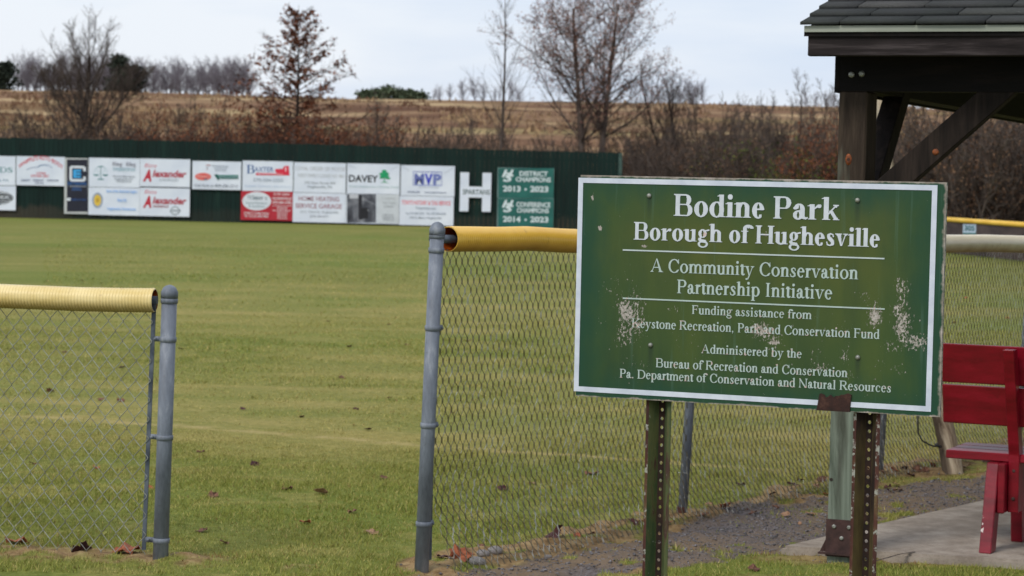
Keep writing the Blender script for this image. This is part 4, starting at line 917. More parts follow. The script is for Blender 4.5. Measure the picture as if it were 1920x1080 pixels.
# ================================================================ outfield wall with its banners
b = NB('wall_paint'); n1 = b.noise(1, 6, .65, b.co((2.6, 2.6, .35))); n2 = b.noise(1, 4, .6, b.co((.5, .5, .9))); at = b.attr('shade')
cw = b.ramp(n1, [(.3, rgb(15, 32, 30, .9)), (.6, rgb(20, 44, 40, .95)), (.78, rgb(34, 58, 50, .95))])
cw = b.mix(b.math('MULTIPLY', at, .35), cw, rgb(16, 32, 30, .9))
z = b.sep(b.co())[2]; foot = b.ramp(b.math('ADD', z, b.math('MULTIPLY', b.noise(1, 5, .7, b.co((2, 2, 1.2))), -.55)), [(-.06, .8), (.14, 0)])
xx = b.sep(b.co())[0]; foot = b.math('MULTIPLY', foot, b.ramp(b.math('ADD', b.math('MULTIPLY', xx, .06), .8), [(.1, 1), (.62, .1)]))
cw = b.mix(foot, cw, rgb(112, 92, 78, .85)); b.bump(n1, .2, .02); M_WALL = b.done(cw, .75, 0, .2)
WX0, WX1 = PY(-420, 300, WY).x, PY(1160, 300, WY).x
WALL = tag(empty('outfield_wall', ((WX0+WX1)/2, WY+.05, 0)), 'long dark green board wall across the outfield hung with banners', 'wall')
def wall_top(x): return float(np.interp(x, [PY(u, 300, WY).x for u in (0, 300, 600, 900, 1160)], [PY(u, v, WY).z for u, v in ((0, 258), (300, 263.5), (600, 270.5), (900, 280), (1160, 286.5))]))
mb = MB(); rng = np.random.default_rng(3); sh = []; x = WX0; ox = (WX0+WX1)/2
while x < WX1-.02:
    wd = .145; x1 = min(x+wd, WX1); dy = rng.uniform(-.008, .008); tz_ = wall_top(x)+rng.uniform(-.012, .012)
    mb.box(x+.003-ox, dy, -.1, x1-.003-ox, dy+.03, tz_); sh += [rng.random()]*8; x = x1
o = mb.build('boards', M_WALL, WALL); a = o.data.attributes.new('shade', 'FLOAT', 'POINT'); a.data.foreach_set('value', np.array(sh, np.float32))
M_WPOST = pm('wall_post', rgb(34, 56, 52), rgb(70, 92, 86), 6, .7)
mb = MB(); mb.box(WX1-ox+.001, -.05, -.1, WX1-ox+.11, .09, wall_top(WX1)-.01); mb.build('end_post', M_WPOST, WALL)
for zr in (.5, 1.3, 2.1): mb = MB(); mb.box(WX0-ox, .04, zr, WX1-ox, .085, zr+.09); mb.build('rail', M_WALL, WALL)
_flat = {}
def ink(r, g, bb_, k=.95):
    key = (r, g, bb_)
    if key not in _flat: _flat[key] = pm('printed_ink', rgb(r, g, bb_, k), rgb(min(255, r+10), min(255, g+10), min(255, bb_+10), k), 3, .6, 0)
    return _flat[key]
b = NB('banner_vinyl'); n1 = b.noise(1, 4, .5, b.co((1.2, 1, 1.6), (0, 0, 0))); oi = b.n.new('ShaderNodeObjectInfo')
wv = b.ramp(n1, [(.3, rgb(206, 213, 228, 1.0)), (.7, rgb(226, 231, 242, 1.02))]); b.bump(b.noise(1, 3, .5, b.co((1.6, 1, 1.1))), .4, .06)
M_VINYL = b.done(wv, .5, 0, .35)
WHITE, RED, DRED = ink(214, 219, 228), ink(196, 40, 62), ink(150, 30, 44)
NAVY, BLUE, LBLUE, GREEN, GREY, BLACK, TEAL, PINK = ink(40, 62, 110), ink(56, 64, 190), ink(110, 168, 232), ink(20, 150, 96), ink(128, 134, 142), ink(34, 36, 42), ink(40, 120, 124), ink(214, 100, 112)
class Banner:
    def __init__(s, x0, y0, x1, y1, m, label, group='banners hung along the outfield wall', name='banner', depth=.02, frame=None):
        s.Y = WY-.012; a = PY(x0, y0, s.Y); c = PY(x0, y1, s.Y); e = PY(x1, y0+.021*(x1-x0), s.Y)
        s.x0, s.x1, s.z1, s.z0 = a.x, e.x, a.z, c.z; s.n = 0
        s.o = Vector((s.x0, s.Y, s.z0)); W_, H_ = s.x1-s.x0, s.z1-s.z0
        if m is not None:
            mb = MB(); nxs, nzs = 14, 8; V = []   # slightly slack sheet with a hem
            for j in range(nzs+1):
                for i in range(nxs+1):
                    f, g = i/nxs, j/nzs; V.append((f*W_, -.004-.016*math.sin(math.pi*f)*math.sin(math.pi*g)*0-.004, g*H_))
            mb.box(0, -.012, 0, W_, .0, H_); s.r = mb.build(name, m)
        else: s.r = empty(name, (0, 0, 0))
        s.r.location = s.o; tag(s.r, label, 'banner', group); s.mbs = {}
    def L(s, m, part='lettering'):
        k = (m.name, part)
        if k not in s.mbs: s.mbs[k] = (MB(), m, part)
        return s.mbs[k][0]
    def px(s, u, v): p = PY(u, v, s.Y); return p.x-s.x0, p.z-s.z0
    def y(s): s.n += 1; return -.0135-.0012*s.n
    def t(s, text, x0, x1, yb, cap, m, bold=.012, shear=0., arc=0., serif=None):
        (xa, _), (xb, _) = s.px(x0, yb), s.px(x1, yb); _, z = s.px((x0+x1)/2, yb); c = cap*WY/F
        mk_ = MB(); s.mbs[(text, s.n)] = (mk_, m, 'lettering')
        if serif is not None: put_serif(mk_, text, serif, xa, xb, z, c, .001, s.y())
        else: put_sans(mk_, text, xa, xb, z, c, s.y(), bold, shear, arc*WY/F)
    def poly(s, pts, m, part='emblem', th=0):
        P = [s.px(u, v) for u, v in pts]; y = s.y(); s.L(m, part).add([(a, y, b_) for a, b_ in P], [tuple(range(len(P)))])
    def rect(s, x0, y0, x1, y1, m, part='emblem'): s.poly([(x0, y1), (x1, y1), (x1, y0), (x0, y0)], m, part)
    def ell(s, cx, cy, rx, ry, m, part='emblem', n=28): s.poly([(cx+rx*math.cos(2*math.pi*k/n), cy-ry*math.sin(2*math.pi*k/n)) for k in range(n)], m, part)
    def line(s, pts, w_, m, part='emblem'):
        y = s.y()
        for (u0_, v0_), (u1_, v1_) in zip(pts, pts[1:]):
            dx, dy = u1_-u0_, v1_-v0_; l = math.hypot(dx, dy); nx_, ny_ = -dy/l*w_/2, dx/l*w_/2
            P = [s.px(u0_+nx_, v0_+ny_), s.px(u1_+nx_, v1_+ny_), s.px(u1_-nx_, v1_-ny_), s.px(u0_-nx_, v0_-ny_)]
            s.L(m, part).add([(a, y, b_) for a, b_ in P], [(0, 1, 2, 3)]); y -= .0004
    def end(s):
        for mb, m, part in s.mbs.values(): mb.build(part, m, s.r)
B = Banner(-66, 291, 29.5, 346, M_VINYL, 'white banner at the left picture edge whose teal serif wording is cut off')
B.t('FRIENDS', -50, 23, 323, 10, TEAL, serif=0); B.t('Hughesville PA', -40, 17, 340, 5, ink(120, 150, 170)); B.end()
B = Banner(-66, 347, 30, 392.5, M_VINYL, 'white banner at the left picture edge carrying a black oval')
B.ell(-18, 371, 43, 14.5, BLACK); B.ell(-18, 371, 40.5, 12.6, WHITE); B.ell(-18, 371, 39.5, 11.8, BLACK); B.t('The Country Store', -50, 18, 363, 6, WHITE); B.t('CORNER', -45, 19, 373, 7, WHITE); B.line([(-48, 376), (20, 377)], 1, WHITE); B.t('EST 1920', -10, 12, 384, 4, WHITE); B.end()
B = Banner(31, 292.5, 122, 347, M_VINYL, 'white banner with arched red lettering above a thin blue car outline')
B.t("WHIPPLE'S AUTO BODY", 35, 118, 317.5, 8, RED, .02, 0, 18); B.line([(50, 318.5), (60, 314), (70, 313.5), (75, 309.5), (86, 308.5), (93, 311), (98, 315)], 1, ink(110, 130, 165)); B.line([(72, 314), (76, 310.8), (85, 310), (90, 313)], .7, ink(120, 150, 180))
B.t('& TOWING', 68, 86, 327, 4.5, PINK); B.t('570-584-2857', 58, 92, 332, 4.5, PINK); B.t('QUALITY', 40, 57, 339.5, 3.6, NAVY); B.t('WARRANTY', 62, 83, 339.8, 3.6, NAVY); B.t('GUARANTEE', 88, 110, 340, 3.6, NAVY); B.t('SERVICE', 66, 82, 344.5, 2.8, NAVY); B.end()
B = Banner(121.5, 296, 165.5, 400.5, ink(188, 190, 190), 'tall narrow navy banner with a square white and blue letter emblem in a pale frame')
B.rect(125.5, 299, 164.5, 397, ink(26, 28, 44), 'backing')
B.line([(158.6, 321), (158.6, 313.5), (132.8, 313), (132.8, 338), (158.6, 338.3), (158.6, 331)], 4.6, WHITE); B.rect(137.3, 318, 152, 333.6, ink(60, 160, 220)); B.rect(143, 322, 154, 324, ink(26, 40, 70)); B.rect(143, 328, 154, 330, ink(26, 40, 70))
B.t('DETAILING', 127, 162, 346.5, 5.5, ink(40, 100, 170), .02); B.line([(128, 349), (162, 349.5)], .6, WHITE); B.t('SPECIALTY', 136, 153, 353.5, 2.6, ink(60, 110, 180)); B.t('WELDING', 135, 153, 357, 2.6, ink(70, 120, 190)); B.rect(126, 371, 132.5, 376.5, WHITE); B.t('FABRICATION', 133, 162, 376, 3.6, ink(40, 80, 140)); B.end()
B = Banner(167, 295.5, 262.5, 350, M_VINYL, "white banner showing teal scales of justice beside a law office's grey wording")
B.line([(189, 311), (189, 335)], 1.2, TEAL); B.poly([(181, 314), (186, 311.2), (192, 311.2), (197, 314), (189, 312.6)], TEAL); B.poly([(182, 337), (185, 335), (193, 335), (196, 337)], TEAL)
for cx in (180.5, 197.5): B.poly([(cx-5.5, 327), (cx+5.5, 327.2), (cx+3, 329.8), (cx-3, 329.8)], TEAL); B.line([(cx-5, 327), (cx, 313.5), (cx+5, 327)], .5, ink(150, 190, 195))
B.t('Rieg & Rieg', 211, 254, 311, 7, ink(140, 138, 152), serif=1); B.line([(211, 315), (254, 316)], .9, ink(120, 160, 175)); B.t('ATTORNEYS AT LAW', 212, 254, 320.5, 3.2, ink(120, 170, 180)); B.t('140 South Main Street', 211, 253, 332, 3.2, GREY); B.t('Hughesville PA', 215, 249, 337, 3.2, GREY); B.t('570-584-2155', 218, 246, 341.5, 3.2, GREY); B.end()
B = Banner(166, 350.8, 262, 402.5, M_VINYL, 'white banner with a round gold and blue emblem and three lines of light blue wording')
B.ell(183, 375.5, 9.6, 14, ink(150, 164, 186)); B.ell(183, 375.5, 6.8, 10.8, ink(222, 186, 70)); B.ell(183, 375.5, 3.2, 4, ink(190, 150, 50))
for k in range(16): a = k*math.pi/8; B.line([(183+8.6*math.cos(a), 375.5+12.6*math.sin(a)), (183+10.6*math.cos(a), 375.5+15.2*math.sin(a))], 1.6, ink(150, 164, 186))
B.t('Sons of the American Legion', 200, 257, 361, 5.4, LBLUE, .01); B.t('Post 35', 221, 237, 378, 6, LBLUE, .01); B.t('Hughesville, Pennsylvania', 202, 255, 394, 5.4, LBLUE, .01); B.end()
for yo, extra in ((0, 0), (52.3, 1)):
    B = Banner(263-extra*.6, 297+yo, 357-extra*.8, 351.5+yo+extra*.8, M_VINYL, ('white banner with bold red slanted lettering and a thin grey line of capitals below' if not extra else 'white banner with bold red slanted lettering and a round grey ring emblem'))
    q = yo-extra*3
    B.t('Blaise', 271, 294, 314+q, 8, ink(206, 110, 124), .0, .3); B.t('A', 268, 284, 339+q, 21, ink(186, 30, 52), .05, .25); B.t('lexander', 286, 350, 332+q+extra, 13, ink(176, 44, 62), .03, .25)
    if not extra: B.t('CHEVROLET', 299, 335, 339.5, 4, GREY, 0)
    else:
        B.t('HUGHESVILLE', 287, 316, 389, 4.2, DRED, .02); B.ell(328.5, 395, 8.6, 8.2, ink(128, 138, 148)); B.ell(328.5, 395, 6.9, 6.6, WHITE); B.rect(318.5, 393, 338.5, 397, ink(128, 138, 148)); B.t('NISSAN', 320, 337, 396.4, 2.6, WHITE)
    B.end()
B = Banner(361, 301.5, 452.5, 354.5, M_VINYL, 'white banner with a small salmon oval beside a dark green stripe emblem')
B.rect(386.5, 309, 394.5, 310.6, DRED); B.rect(386.5, 313, 392, 314.3, GREY); B.rect(386.5, 316.6, 390, 317.8, ink(170, 120, 130)); B.t('PROFESSIONAL', 397, 429, 313, 3.2, ink(150, 158, 172)); B.t('INSURANCE', 402, 426, 317, 3, ink(160, 168, 182)); B.t('SERVICES', 403, 424, 321, 3, ink(160, 168, 182))
B.ell(381, 331, 15.2, 7, ink(226, 120, 110)); B.ell(381, 331, 13, 5.2, ink(214, 84, 80)); B.t('Keystone', 370, 392, 332.5, 5, ink(236, 196, 190), 0, .3); B.poly([(380, 335.5), (390, 334.5), (386, 338)], ink(90, 110, 130))
B.poly([(402, 327.5), (408, 326), (410, 331), (413, 334), (409, 338), (405, 333)], ink(30, 90, 84)); B.rect(409, 328, 447, 331, ink(70, 130, 120)); B.rect(413, 332.3, 447, 335, ink(40, 104, 98)); B.t('Call Kyle at 800-286-2213', 365, 446, 350.5, 5.6, ink(104, 112, 126), .0, .2); B.end()
B = Banner(455, 301, 550, 357.5, M_VINYL, 'white banner with large blue serif wording and a red barn silhouette')
B.t('B', 463, 476, 325.3, 16, ink(60, 96, 150), serif=1); B.t('AXTER', 477, 513, 322, 9.5, ink(80, 110, 160), .012)
B.poly([(516, 321.5), (516, 317), (531, 316.2), (531, 313.5), (535, 311), (541.5, 311), (543, 329), (481, 328.5), (479, 326), (481, 324), (520, 325)], ink(212, 40, 66)); B.rect(534.5, 314, 537, 321, ink(236, 190, 198)); B.t('HEATING & COOLING', 484, 530, 327.5, 2.6, ink(236, 200, 206)); B.t('570-584-2355', 475, 531, 340.5, 6.5, ink(164, 174, 186)); B.t('Residential - Commercial - Sales and Service', 459, 546, 350.5, 2.6, ink(168, 190, 214)); B.end()
B = Banner(452, 357.8, 549, 412, ink(176, 34, 50), 'red banner with a white oval and white lettering'); WH2 = ink(226, 214, 218)
B.ell(481.5, 377.2, 27, 17.4, WHITE); B.t("Wimer's", 464, 500, 374.5, 8, ink(70, 96, 108), serif=1); B.t('Home Furniture', 461, 501, 382.5, 4, ink(110, 140, 150)); B.t('& Sundries', 466, 496, 388.5, 4, ink(110, 140, 150)); B.t('EXPECT SOMETHING', 458, 504, 402, 4.2, WH2); B.t('IN YOUR LIFETIME', 459, 503, 407.5, 4.2, WH2)
B.t('570-584-', 513, 545, 366, 4, WH2); B.t('HUGHESVILLE', 511, 547, 374.5, 5, WH2, .02); B.t('570-584-3782', 511, 547, 382, 5, WH2, .02); B.line([(511, 385.5), (548, 386.3)], .9, WH2)
for k, tx in enumerate(('FREE', 'IN-HOME DESIGN', 'SERVICE', 'DELIVERY', 'FINANCING')): B.t(tx, 524-(12 if k == 1 else 4), 535+(10 if k == 1 else 4), 391.6+k*4.7, 3.2, WH2)
B.end()
B = Banner(551.5, 304, 649, 360.3, M_VINYL, "white banner with four lines of grey lodge wording")
B.t('LOYAL ORDER OF MOOSE', 555, 647, 320, 7.5, ink(166, 168, 172), .0); B.t('WEST FAMILY LODGE NO. 866', 558, 645, 332.5, 6.6, ink(174, 178, 180), .0); B.t('375 State Route 405', 571, 629, 345, 4.6, ink(150, 156, 162)); B.t('Hughesville, PA', 577, 623, 352.5, 4.8, ink(140, 148, 156)); B.end()
B = Banner(549.5, 361, 648.5, 416, M_VINYL, 'white banner with two lines of maroon capitals above two small grey lines')
B.t('HOME HEATING', 560, 636, 377, 9, ink(150, 104, 118), .016); B.t('SERVICE GARAGE', 554, 641, 390.5, 9, ink(160, 110, 124), .016); B.t('52 S. Third St. Hughesville', 563, 634, 399.5, 4.4, ink(150, 158, 166)); B.t('(570) 584-3571', 581, 615, 407.5, 4.2, ink(156, 160, 170)); B.end()
B = Banner(651, 306, 750, 362.3, M_VINYL, 'white banner with one bold black word beside a green tree emblem')
B.t('DAVEY', 654, 709, 341, 13, BLACK, .03)
B.line([(720.5, 342.5), (720.5, 326)], 1.6, GREEN); B.poly([(713, 342.8), (718, 341), (724, 341), (729, 343), (721, 342)], GREEN)
for cx, cy, rx, ry in ((720.5, 321, 4.6, 3), (717, 326, 6.2, 2.5), (724.5, 325.5, 5, 2.4), (721, 330, 8.6, 2.5), (715.5, 333, 4, 1.7), (727, 334, 5.2, 1.7)): B.ell(cx, cy, rx, ry, GREEN)
B.t('Proven Solutions for a Growing World', 655, 747, 351.5, 3.6, ink(150, 180, 176), .0); B.line([(653, 308.5), (668, 316)], .7, ink(184, 190, 200)); B.line([(747, 310), (733, 318)], .7, ink(184, 190, 200)); B.end()
# black and white photograph on the left, wording on the right
b = NB('printed_photograph'); n1 = b.noise(1, 5, .6, b.co((1.2, 1, 1.4), (3, 0, 1)), .4); n2 = b.noise(1, 3, .5, b.co((5, 1, 1.5), (0, 0, 4)))
M_PH = b.done(b.ramp(b.math('ADD', b.math('MULTIPLY', n1, .75), b.math('MULTIPLY', n2, .25)), [(.40, rgb(34, 34, 42)), (.5, rgb(70, 72, 82)), (.58, rgb(120, 122, 130)), (.66, rgb(180, 182, 188))]), .6)
B = Banner(649, 362.8, 749, 418.3, M_VINYL, 'pale banner with a dark black and white photograph covering its left half')
B.rect(650.5, 364, 705, 417.6, M_PH, 'photograph'); B.rect(655, 364.3, 672, 372, ink(186, 188, 196), 'photograph'); B.poly([(672, 364.5), (679, 364.6), (679, 412), (672, 412)], ink(36, 36, 44), 'photograph'); B.line([(680, 372), (704, 384)], 1.2, ink(140, 142, 150), 'photograph'); B.ell(688, 394, 3, 2.5, ink(196, 198, 204), 'photograph'); B.rect(676, 390, 690, 410, ink(26, 26, 32), 'photograph')
B.rect(706, 364.5, 748, 417.8, ink(198, 203, 210), 'text_panel'); B.t("Country", 716, 742, 374, 5, ink(168, 172, 178), serif=0); B.t('Inn Farm', 717, 742, 382.5, 5, ink(164, 170, 176), serif=0); B.t('HUGHESVILLE', 720, 738, 388.5, 2.6, GREY); B.t('12 Main Street', 717, 738, 404, 2.6, GREY); B.t('Hughesville PA', 716, 739, 408.5, 2.6, GREY); B.t('570-584-1234', 718, 738, 413, 2.6, GREY); B.end()
B = Banner(752, 309.5, 853, 366.3, M_VINYL, 'white banner with a blue three letter emblem between two blue rules')
B.line([(775, 321.7), (828, 322.9)], 1.3, ink(70, 80, 170)); B.line([(775, 347), (828, 347.7)], 1.3, ink(90, 110, 190)); B.line([(774.6, 322), (774.6, 347)], .9, ink(120, 130, 190)); B.line([(828.2, 323), (828.2, 347.6)], .9, ink(120, 130, 190))
B.t('M', 777, 795, 344.5, 19, ink(94, 104, 170), .05); B.t('V', 796, 811, 344.8, 19, BLUE, .05); B.t('P', 812, 827, 345, 19, ink(110, 120, 180), .05); B.t('MARKETING VALUE PRINTING', 786, 823, 352, 2.2, ink(170, 176, 190)); B.t('570-584-3000', 764, 787, 361.3, 3, NAVY); B.t('www.mvpprinting.com', 796, 837, 362, 3, NAVY)
B.line([(754, 311.5), (768, 320)], .7, ink(178, 184, 196)); B.line([(850, 314), (832, 325)], .7, ink(178, 184, 196)); B.end()
B = Banner(749.5, 367, 851, 421.5, M_VINYL, 'white banner with one line of coral red capitals over grey wording')
B.t("TONY'S NOTARY & TAG SERVICE", 753, 845, 384, 8, ink(222, 110, 122), .022); B.t('Tonysnotary.com', 779, 817, 392.5, 5, ink(130, 144, 160)); B.t('Tag 570-584-2300', 760, 795, 402, 4.4, ink(150, 160, 174)); B.t('Fax 570-584-5600', 800, 836, 402.6, 4.4, ink(150, 160, 174)); B.t('332 S. Main, Hughesville', 768, 828, 410, 3.6, ink(130, 140, 152)); B.end()
# big white letter and the two championship boards
B = Banner(863, 323, 921.5, 396, None, 'big white letter H board with dark capitals across its bar', None, 'letter_board')
mb = MB(); W_, H_ = B.x1-B.x0, B.z1-B.z0; t_ = W_*.285
mb.box(0, -.03, 0, t_, 0, H_); mb.box(W_-t_, -.03, 0, W_, 0, H_); mb.box(t_+.001, -.028, H_*.36, W_-t_-.001, 0, H_*.64)
B.r.location = B.o; mb.build('letter_panel', M_VINYL, B.r); B.n = 14; B.t('SPARTANS', 867.5, 918.5, 364.5, 9.5, ink(64, 84, 82), .02); B.end()
M_TEALB = pm('teal_board', rgb(24, 84, 80), rgb(36, 104, 96), 2, .5, .05); M_TRIM = ink(108, 132, 130)
for (x0_, y0_, y1_, l1_, l2_, yrs, lab) in ((933.2, 314, 370.3, 'DISTRICT', 'CHAMPIONS', '2013  •  2023', 'teal board with white lettering DISTRICT CHAMPIONS, upper of the two'), (932.5, 371.0, 427.5, 'CONFERENCE', 'CHAMPIONS', '2014  •  2023', 'teal board with white lettering CONFERENCE CHAMPIONS, lower of the two')):
    B = Banner(x0_, y0_, x0_+106, y1_, M_TRIM, lab, 'championship boards'); B.rect(x0_+1.2, y0_+1.4, x0_+105, y1_+1.0, M_TEALB, 'backing')
    q = y0_-314; wv_ = ink(208, 220, 224)
    B.t('H', 941, 963, 331.5+q, 13.5, wv_, .04, .3); B.t('S', 943, 963, 340+q, 13.5, wv_, .04, .3)
    d = 0 if l1_ == 'DISTRICT' else 1
    B.t(l1_, 974-d*6, 1027+d*5, 330+q+d, 9, wv_, .03); B.t(l2_, 967+d*2, 1033-d*4, 340.8+q+d, 8.6, wv_, .03); B.t(yrs[:4], 943, 976, 358.8+q, 10.5, wv_, .035); B.t(yrs[-4:], 994, 1028, 359.5+q, 10.5, wv_, .035); B.ell(985.5, 355+q, 2.2, 2.2, wv_, 'lettering', 10); B.end()
# 305 foot marker on the far fence
p = PP(1807, 421, e1, Vector((0, 1, 0))); mk = Vector((p.x, e1.lerp(e2, .13).y, 0))
fd_ = (e2-e1).normalized(); p = PP(1818, 430, e1, Vector((-fd_.y, fd_.x, 0))); Ym = p.y-.12-abs(fd_.y/fd_.x)*.2; a = PY(1806, 420.5, Ym); c_ = PY(1829.5, 439.5, Ym)
mb = MB(); mb.box(a.x, Ym-.01, c_.z, c_.x, Ym+.012, a.z); MK = tag(mb.build('distance_marker', ink(176, 196, 214)), 'small pale distance marker numbered 305 on the far fence', 'sign')
mb = MB(); put_sans(mb, '305', a.x+.03, c_.x-.03, c_.z+.085, .115, Ym-.013, .03); mb.build('lettering', ink(30, 90, 96), MK)
mb = MB(); mb.box(a.x+.002, Ym-.0115, c_.z+.002, c_.x-.002, Ym-.0105, c_.z+.03); mb.build('lower_stripe', ink(40, 110, 104), MK)
# ================================================================ trees and scrub behind the wall
def bark(name, c1, c2): return pm(name, c1, c2, 5, .95, .3, 0, (1, 1, .4), spec=.05)
M_BARK = bark('grey_bark', rgb(74, 64, 58, .75), rgb(116, 104, 96, .8)); M_BARKD = bark('dark_bark', rgb(54, 46, 42, .75), rgb(90, 78, 70, .8)); M_BARKP = bark('pale_bark', rgb(112, 106, 104, .8), rgb(150, 146, 146, .85))
def leafmat(name, c1, c2, c3):
    b = NB(name); at = b.attr('shade'); return b.done(b.ramp(at, [(0, c1), (.5, c2), (1, c3)]), .9, 0, .1)
M_OAKL = leafmat('russet_leaf', rgb(80, 44, 30, .8), rgb(124, 74, 52, .85), rgb(160, 108, 80, .85)); M_PINK = leafmat('pale_russet_leaf', rgb(98, 66, 58, .85), rgb(142, 102, 90, .9), rgb(186, 150, 134, .9))
M_SCRUB = leafmat('scrub_leaf', rgb(74, 54, 42, .8), rgb(112, 84, 66, .85), rgb(146, 116, 90, .85)); M_GRN = leafmat('green_leaf', rgb(44, 54, 24, .8), rgb(84, 96, 44, .8), rgb(124, 130, 66, .85)); M_EVG = leafmat('conifer_needle', rgb(36, 42, 38, .8), rgb(56, 64, 54, .8), rgb(80, 88, 72, .85)); M_DRYL = leafmat('dry_leaf', rgb(110, 80, 56, .85), rgb(152, 116, 84, .9), rgb(188, 154, 116, .9))
M_PINE = leafmat('pine_needle', rgb(60, 70, 54, .85), rgb(92, 104, 80, .9), rgb(126, 134, 104, .9))
UPV = np.array([0, 0, 1.0])
def unit(v): return v/(np.linalg.norm(v)+1e-9)
def rotvec(d, ang, az):
    a = unit(np.cross(d, UPV if abs(d[2]) < .95 else np.array([1., 0, 0]))); b_ = np.cross(d, a)
    return unit(d*math.cos(ang)+(a*math.cos(az)+b_*math.sin(az))*math.sin(ang))
def grow(S, T, p, d, Ln, r, lev, P, rng):
    """S collects (lev, segment); T collects twig points for leaves"""
    n = P['n'][lev]; st = Ln/n; r0_ = r; az = rng.uniform(0, 6.28)
    for i in range(n):
        d = unit(d+rng.normal(size=3)*P['wob'][lev]+UPV*P['up'][lev]); q = p+d*st; r1 = r0_*(1-(1-P['tip'][lev])*(i+1)/n)
        S.append((lev, np.concatenate([p, q, [r, r1]]))); t = (i+1)/n
        if lev+1 < len(P['n']) and t >= P['from'][lev]:
            k = P['kids'][lev]; k = int(k)+(rng.random() < k-int(k))
            for _ in range(k):
                az += 2.4+rng.uniform(-.5, .5); f = rng.uniform(0, 1); b0 = p+(q-p)*f
                ln = Ln*P['ratio'][lev]*(1-P['taper'][lev]*(t-P['from'][lev])/(1-P['from'][lev]+1e-6))*rng.uniform(.7, 1.2)
                grow(S, T, b0, rotvec(d, P['ang'][lev]*rng.uniform(.75, 1.25), az), ln, max(r1*P['rr'][lev], P['rmin']), lev+1, P, rng)
        if lev >= P['leaf']: T.append(q)
        p, r = q, r1
    return p
def tree(name, base, parts, P, rng, mb_, mt, label, cat='tree', group=None, leaf=None, scale=1.0, crown_name='crown'):
    """parts: list of (offset, direction, length, radius) for the stems; level 0 is the trunk, the rest the crown"""
    root = tag(empty(name, base), label, cat, group); S, T = [], []
    for off, d, ln, r in parts: grow(S, T, np.array(off, float), unit(np.array(d, float)), ln, r, 0, P, rng)
    t0 = [s for l, s in S if l == 0]; t1 = [s for l, s in S if l == 1]; t2 = [s for l, s in S if l > 1]
    V, Fc = tubes_np(np.array(t0), 9); link('trunk', mesh_fast('trunk', V, Fc, None, True), mb_, root)
    V, Fc = tubes_np(np.array(t1), 5)
    if t2: V2, F2 = tubes_np(np.array(t2), 3); 
    cr = link(crown_name, mesh_fast(crown_name, V, Fc, None, True), mt, root)
    if t2: link('twigs', mesh_fast('twigs', V2, F2), mt, root)
    if leaf:
        m, per, size, spread = leaf[:4]; C = np.repeat(np.array(T), per, 0); n = len(C); keep = rng.random(n) < (per if per < 1 else 1)
        C = C+rng.normal(size=C.shape)*spread; sub = leaf[4] if len(leaf) > 4 else 1.0; C = C[rng.random(n) < sub]
        V, Fc = quads_np(C, size, rng); link('foliage', mesh_fast('foliage', V, Fc, {'shade': np.repeat(np.clip(rng.normal(.5, .28, len(C)), 0, 1), 4)}), m, root)
    return root
def at(u, Yd, z=None):
    p = PY(u, 300, Yd); z = hill_z(np.array([p.x]), np.array([Yd]))[0] if z is None else z; return Vector((p.x, Yd, float(z)-.1))
def zpix(u, v, Yd): return PY(u, v, Yd).z
rg = lambda k: np.random.default_rng(k)
# bare vase shaped tree, left
bs = at(180, 79); h = zpix(180, 22, 79)-bs.z
P = dict(n=[7, 7, 5, 4], wob=[.05, .09, .13, .16], up=[.05, .13, .10, .06], tip=[.35, .2, .25, .4], **{'from': [.42, .15, .1, 1]}, kids=[4.6, 2.7, 2.2, 0], ratio=[.60, .44, .42, 0], taper=[.5, .5, .4, 0], ang=[.72, .66, .62, .5], rr=[.40, .55, .6, 0], rmin=.0042, leaf=9)
tree('bare_tree', bs, [((0, 0, 0), (0, 0, 1), h*.78, .15), ((.10, .05, h*.42), (.9, 0, .9), h*.33, .04), ((-.1, 0, h*.42), (-1.0, .1, .95), h*.36, .04)], P, rg(3), M_BARKD, M_BARK, 'bare grey tree with a spreading vase shaped crown behind the left part of the wall')
# russet pin oak with tiered branches
bs = at(556, 80); h = zpix(556, 8, 80)-bs.z; rng = rg(14); S0, S1, S2, T = [], [], [], []
root = tag(empty('oak_tree', bs), 'cone shaped oak holding its russet brown leaves on level branches behind the wall', 'tree')
for i in range(12): S0.append([.02*math.sin(i), .02*math.cos(i*2), h*i/12, .02*math.sin(i+1), .02*math.cos(i*2+2), h*(i+1)/12, .10*(1-i/12.4), .10*(1-(i+1)/12.4)])
nb = 98
for i in range(nb):
    t = .12+.83*(i/nb)**.9; z = h*t; az = i*2.4+rng.uniform(-.4, .4); ln = (1-t)**.85*h*.50*rng.uniform(.5, 1.2)+.18
    el = -.12+t*.75+rng.uniform(-.12, .12); p = np.array([0, 0, z]); d = np.array([math.cos(az)*math.cos(el), math.sin(az)*math.cos(el), math.sin(el)]); n = 6; r = .028*(1-t)+.008
    for k in range(n):
        d = unit(d+rng.normal(size=3)*.07+UPV*.035); q = p+d*ln/n; S1.append(np.concatenate([p, q, [r*(1-k/n*.8), r*(1-(k+1)/n*.8)]]))
        dens = rng.random()
        for m in range(4):
            az2 = rng.uniform(0, 6.28); dd = rotvec(d, rng.uniform(.4, 1.0), az2); l2 = ln*.20*rng.uniform(.4, 1.3)+.05; e = q+dd*l2
            S2.append(np.concatenate([q, e, [.006, .003]]))
            nl = int(rng.integers(1, 12)*(.16+1.35*dens*dens)*(1.3-.75*t))
            for _ in range(nl): T.append(q+(e-q)*rng.random()+rng.normal(size=3)*.05*np.array([1, 1, .6]))
        p = q
V, Fc = tubes_np(np.array(S0), 9); link('trunk', mesh_fast('trunk', V, Fc, None, True), M_BARKD, root)
V, Fc = tubes_np(np.array(S1), 4); link('crown', mesh_fast('crown', V, Fc), M_BARKD, root)
